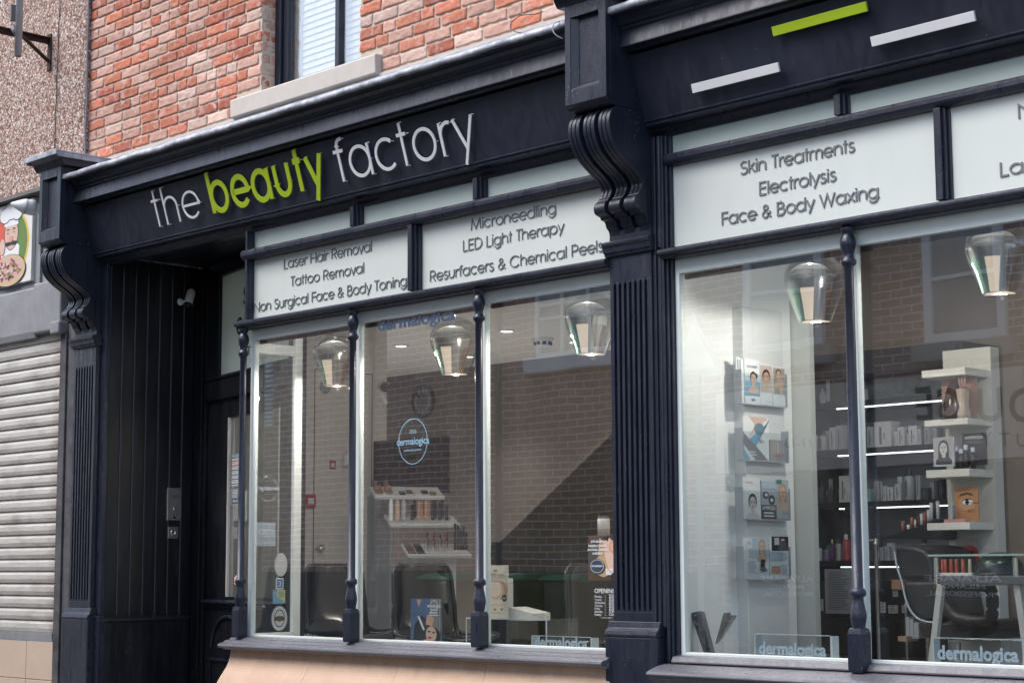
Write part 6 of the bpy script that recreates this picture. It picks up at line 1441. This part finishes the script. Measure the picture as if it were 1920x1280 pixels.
bm = BM(); q0 = P(1770, 977, CYY+.02); q1 = P(1810, 970, CYY+.02); box(bm, q0.x, q1.x, CYY+.02, CYY+.06, z+.0005, z+.018); solo('flat_box', 'flat pink box on the lowest white box shelf', 'box', bm, plain((.45, .24, .22), .5))
c = bcard(1793, 1008, 1835, 1066, CYY+.20, plain((.40, .34, .32), .5)); c.rect(0, 0, 1, .42, plain((.42, .02, .03), .4)).ell(.5, .52, .48, .26, plain((.46, .03, .035), .35)).ell(.5, .53, .36, .06, plain((.10, .005, .008), .5)).poly([(.2, .62), (.42, .78), (.5, .74), (.58, .78), (.82, .62)], plain((.50, .05, .05), .35)).text('Elevate your', .2, .8, .30, WFILM, None, 0).text('colour', .4, .8, .2, WFILM, None, 0)
c.done('show_card', 'show card with large glossy red lips', 'show card')
# stepped lipstick riser
ly = 1.35; st0 = P(1655, 1005, ly)
t = thing('lipstick_riser', 'black stepped riser of coppery lipsticks in front of the black shelves', 'riser', tuple(P(1710, 1010, ly)))
bm = BM(); pts = [P(u, v, ly) for u, v in ((1655, 1008), (1688, 998), (1700, 992), (1715, 990), (1730, 984), (1740, 978), (1765, 974), (1790, 972), (1790, 1012), (1690, 1010))]
extr(bm, pts, (0, .10, 0)); obj('body', bm, BLACK, t)
COP = plain((.30, .10, .06), .3)
for k, (u, v, h, m) in enumerate(((1688, 998, 20, COP), (1697, 997, 12, PW), (1705, 991, 19, COP), (1711, 990, 14, PW), (1716, 988, 20, BROWNB), (1722, 986, 22, PW), (1729, 982, 21, COP), (1735, 979, 22, PW), (1742, 976, 32, PW), (1748, 975, 33, BLACK), (1754, 974, 33, PW), (1746, 973, 30, BROWNB))):
    a = P(u-3, v, ly-.01); b = P(u+3, v, ly-.01); h_ = P(u, v-h, ly).z-P(u, v, ly).z; bm = BM(); lathe(bm, [(0, 0), ((b.x-a.x)/2, 0), ((b.x-a.x)/2, h_), (0, h_)], ((a.x+b.x)/2, ly+.015+.008*(k % 2), a.z+.006), 12)
    obj('lipstick', bm, m, t)
# silver rail
for u, v0, v1, y, lab in ((1642, 1010, 1245, 1.3, 'tall silver rail post right of the window post'), (1733, 1010, 1240, 1.4, 'silver rail post behind the black salon chair'), (1698, 1130, 1245, 1.45, 'thin silver rail post under the salon chair')):
    q = P(u, v0, y); bm = BM(); r_ = .011 if u != 1698 else .007; lathe(bm, [(r_, FLZ), (r_, q.z-.03), (r_*1.3, q.z-.028), (r_*1.3, q.z-.02), (r_, q.z-.018), (r_*1.2, q.z), (0, q.z+.006)], (q.x, y, 0), 14); solo('rail_post', lab, 'rail post', bm, PALEMETAL, 'silver rail posts')
q0 = P(1642, 1104, 1.3); q1 = P(1690, 1103, 1.3); bm = BM(); box(bm, q0.x, q1.x, 1.31, 1.45, q0.z-.006, q0.z); solo('glass_shelf', 'small dark glass shelf between the silver rail posts', 'shelf', bm, ACRYLIC)
a = P(1668, 1104, 1.36); b = P(1690, 1080, 1.36); bm = BM(); box(bm, a.x+.02, b.x, 1.35, 1.42, q0.z+.0005, q0.z+.05); solo('carton', 'tan carton on the small dark glass shelf', 'box', bm, plain((.38, .20, .12), .6))
for k, (u0, u1, v0) in enumerate(((1699, 1704, 1156), (1706, 1712, 1160), (1714, 1722, 1166))):
    a = P(u0, 1196, 1.2); b = P(u1, v0, 1.2); bm = BM(); box(bm, a.x, b.x, 1.2, 1.3, a.z, b.z); solo('booklet', ('tall pale booklet under the salon chair, leftmost', 'pale booklet in the middle under the salon chair', 'shortest pale booklet under the salon chair')[k], 'booklet', bm, PG2)
a = P(1690, 1201, 1.18); b = P(1706, 1192, 1.18); bm = BM(); box(bm, a.x, b.x, 1.15, 1.25, a.z, b.z); solo('carton', 'low tan carton beside the pale booklets', 'box', bm, plain((.40, .28, .20), .6))
# black salon chair
sy_ = .95; sc_ = thing('salon_chair', 'matt black salon chair with a looped arm behind the glass table', 'chair', tuple(P(1780, 1245, sy_)))
def sil(px, y0, y1): return [P(u, v, y0) for u, v in px], (0, y1-y0, 0)
bm = BM(); p_, v_ = sil([(1677, 1030), (1679, 1022), (1690, 1020), (1718, 1023), (1735, 1030), (1745, 1045), (1752, 1085), (1690, 1086), (1684, 1070)], sy_, sy_+.42); extr(bm, p_, v_); obj('headrest', bm, SATIN, sc_, .02)
bm = BM(); p_, v_ = sil([(1691, 1088), (1752, 1088), (1764, 1150), (1760, 1166), (1735, 1164), (1712, 1150), (1700, 1128)], sy_+.005, sy_+.41); extr(bm, p_, v_); obj('backrest', bm, SATIN, sc_, .02)
bm = BM(); p_, v_ = sil([(1718, 1168), (1762, 1168), (1800, 1162), (1870, 1163), (1876, 1170), (1872, 1182), (1850, 1190), (1810, 1200), (1760, 1198), (1728, 1192)], sy_, sy_+.5); extr(bm, p_, v_); obj('seat', bm, SATIN, sc_, .02)
bm = BM(); pth = [P(u, v, sy_-.03) for u, v in ((1752, 1094), (1762, 1108), (1775, 1136), (1792, 1156), (1818, 1163), (1842, 1164), (1858, 1158), (1861, 1130), (1858, 1106), (1848, 1098), (1815, 1096), (1785, 1096), (1760, 1096))]
tube(bm, cr([tuple(p) for p in pth], 4), .030, 10); obj('arm', bm, SATIN, sc_)
bm = BM(); p0_ = P(1790, 1200, sy_+.25); lathe(bm, [(.03, FLZ), (.03, p0_.z-.01)], (p0_.x, p0_.y, 0), 14); lathe(bm, [(.22, FLZ), (.22, FLZ+.015), (.05, FLZ+.03)], (p0_.x, p0_.y, 0), 24); obj('base', bm, STEEL, sc_)
bm = BM(); pth = [P(u, v, sy_-.012) for u, v in ((1677, 1034), (1682, 1062), (1691, 1090), (1698, 1122), (1710, 1148), (1730, 1163), (1762, 1167))]; tube(bm, cr([tuple(p) for p in pth], 4), .005, 6); obj('piping', bm, GREYFILM, sc_)
# glass table with pale slanted legs
ty = .62; gt = thing('glass_table', 'two tier glass table on pale slanted legs in the right window', 'table', tuple(P(1830, 1240, ty)))
a = P(1740, 1041, ty); xr_ = P(1990, 1041, ty).x
bm = BM(); box(bm, a.x, xr_, ty, ty+.34, a.z-.004, a.z+.005); obj('glass_top', bm, PALEGLASS, gt, .002)
bm = BM(); box(bm, a.x, xr_, ty-.002, ty-.0005, a.z-.004, a.z+.005); obj('edge', bm, plain((.30, .42, .39), .2), gt)
b = P(1745, 1094, ty); z_ = P(1800, 1079, ty).z
bm = BM(); box(bm, P(1760, 1090, ty).x, xr_, ty, ty+.32, b.z, z_); obj('lower_tier', bm, plain((.10, .105, .115), .3), gt, .003)
for u in (1755, 1903):
    bm = BM(); q = P(u, 1042, ty+.03); lathe(bm, [(.012, b.z), (.012, q.z-.006)], (q.x, q.y, 0), 12); obj('post', bm, PALEMETAL, gt)
for (ua, va), (ub, vb) in (((1762, 1094), (1744, 1250)), ((1905, 1094), (1925, 1235))):
    bm = BM(); p0_, p1_ = P(ua, va, ty+.02), P(ub, vb, ty+.02); d = Vector((.016, 0, 0)); extr(bm, [p0_-d, p0_+d, p1_+d, p1_-d], (0, .03, 0)); obj('leg', bm, plain((.42, .42, .41), .4), gt, .002)
bm = BM(); q0, q1 = P(1764, 1095.5, ty+.02), P(1900, 1095.5, ty+.02); tube(bm, [q0, q1], .003, 6); obj('crossbar', bm, PALEMETAL, gt)
# on the table
bx = thing('lipstick_tray', 'white tray with a row of red lipsticks on the lower table tier', 'tray', tuple(P(1792, 1079, ty+.08)))
a = P(1760, 1078, ty+.04); b = P(1822, 1072, ty+.04); bm = BM(); box(bm, a.x, b.x, ty+.04, ty+.14, z_+.0005, z_+.014); obj('base', bm, OFFWHITE, bx, .002)
for k in range(6):
    u = (1773, 1784, 1794, 1806, 1819, 1768)[k]; q = P(u, 1072, ty+.06+.03*(k == 5)); bm = BM(); lathe(bm, [(.0085, 0), (.0085, .03), (.0075, .031), (.0075, .062), (0, .062)], (q.x, q.y, z_+.0145), 12); obj('lipstick', bm, plain((.38, .055, .03), .35) if k != 4 else plain((.40, .30, .24), .4), bx)
q = P(1874, 1079, ty+.16); r_ = P(1918, 1079, ty+.16).x-q.x
dm = thing('steamer_dome', 'dark satin dome with a pale band on the lower table tier', 'dome', (q.x, q.y, z_))
bm = BM(); lathe(bm, cr([(r_, .001), (r_*.97, r_*.24), (r_*.86, r_*.5), (r_*.6, r_*.75), (r_*.3, r_*.87), (0, r_*.9)], 4), (q.x, q.y, z_), 36); obj('shell', bm, plain((.05, .055, .06), .22, .6), dm)
bm = BM(); lathe(bm, [(r_*1.03, .002), (r_*1.03, .012), (r_*.99, .014)], (q.x, q.y, z_), 36); obj('rim', bm, BLACK, dm)
# products glimpsed under the chair arm
G3 = 'products seen through the salon chair arm'
for k, (u0, u1, vb, h, m, lab) in enumerate(((1783, 1789, 1142, 26, PG2, 'slim grey bottle seen at the left through the chair arm'), (1791, 1800, 1140, 22, PG2, 'grey bottle second through the chair arm'), (1801, 1809, 1138, 22, PG2, 'grey bottle third through the chair arm'), (1793, 1806, 1160, 24, PW, 'white tube with a dark V seen through the chair arm'), (1808, 1820, 1160, 22, TEAL, 'teal tube left of its twin through the chair arm'), (1821, 1834, 1160, 22, TEAL, 'teal tube right of its twin through the chair arm'), (1830, 1848, 1160, 56, PW, 'tall white tube at the right through the chair arm'))):
    y = sy_+.62 if k < 3 else sy_+.56; a = P(u0, vb, y); b = P(u1, vb, y); h_ = P(u0, vb-h, y).z-a.z; r_ = (b.x-a.x)/2; bm = BM()
    if k < 3: lathe(bm, [(0, 0), (r_, 0), (r_, h_*.5), (r_*.4, h_*.7), (r_*.35, h_), (0, h_)], (a.x+r_, y, a.z), 14); solo('spray_bottle', lab, 'bottle', bm, m, G3)
    else: lathe(bm, [(r_*.7, 0), (r_*.75, h_*.2), (r_, h_*.22), (r_*.9, h_), (0, h_)], (a.x+r_, y, a.z), 14); solo('product_tube', lab, 'tube', bm, m, G3)
a = P(1790, 1163, sy_+.5); b = P(1875, 1240, sy_+.5); bm = BM(); box(bm, P(1776, 1165, sy_+.52).x, P(1872, 1165, sy_+.52).x, sy_+.52, sy_+.75, FLZ, P(1800, 1161, sy_+.56).z-.001); solo('low_cabinet', 'pale low cabinet behind the salon chair', 'cabinet', bm, plain((.42, .40, .36), .5))
# fanned strip packs at the left of the right window
def strip(px, y, lab, m, grp='dark strips leaning at the right window'):
    bm = BM(); p_ = [P(u, v, y) for u, v in px]; extr(bm, p_, (0, .02, 0), 0)
    return solo('leaflet_strip', lab, 'strip', bm, m, grp)
def zebra():
    a = NT('printed_strip'); c = a.ramp(a.noise(40, a.scaled(1, 1, 1.0), 4, .7), [(.46, (.02, .021, .025)), (.60, (.10, .105, .11)), (.68, (.4, .41, .42))]); return a.set(c, .35)
ZEB = zebra()
strip([(1294, 1149), (1310, 1145), (1333, 1226), (1321, 1227)], .12, 'dark printed strip pack leaning left, leftmost in the right window', ZEB)
strip([(1310, 1145.5), (1316, 1146), (1336, 1224), (1333, 1226)], .125, 'grey edge strip tucked against the dark printed pack', MGREY)
strip([(1357, 1148), (1366, 1147.5), (1343, 1202), (1341, 1206)], .14, 'grey strip leaning right in the fan', plain((.12, .125, .13), .3))
strip([(1368, 1152), (1377.5, 1153), (1352, 1194), (1343, 1203)], .16, 'pale glossy strip lowest in the leaning fan', plain((.26, .27, .28), .25))
stand_sign(1417, 1192, 1556, 1233, .12, 'clear acrylic sign block left of the right window post', tx=(.05, .95, .2, .62))
stand_sign(1752, 1200, 1916, 1247, .12, 'clear acrylic sign block in front of the glass table', tx=(.04, .96, .26, .62))
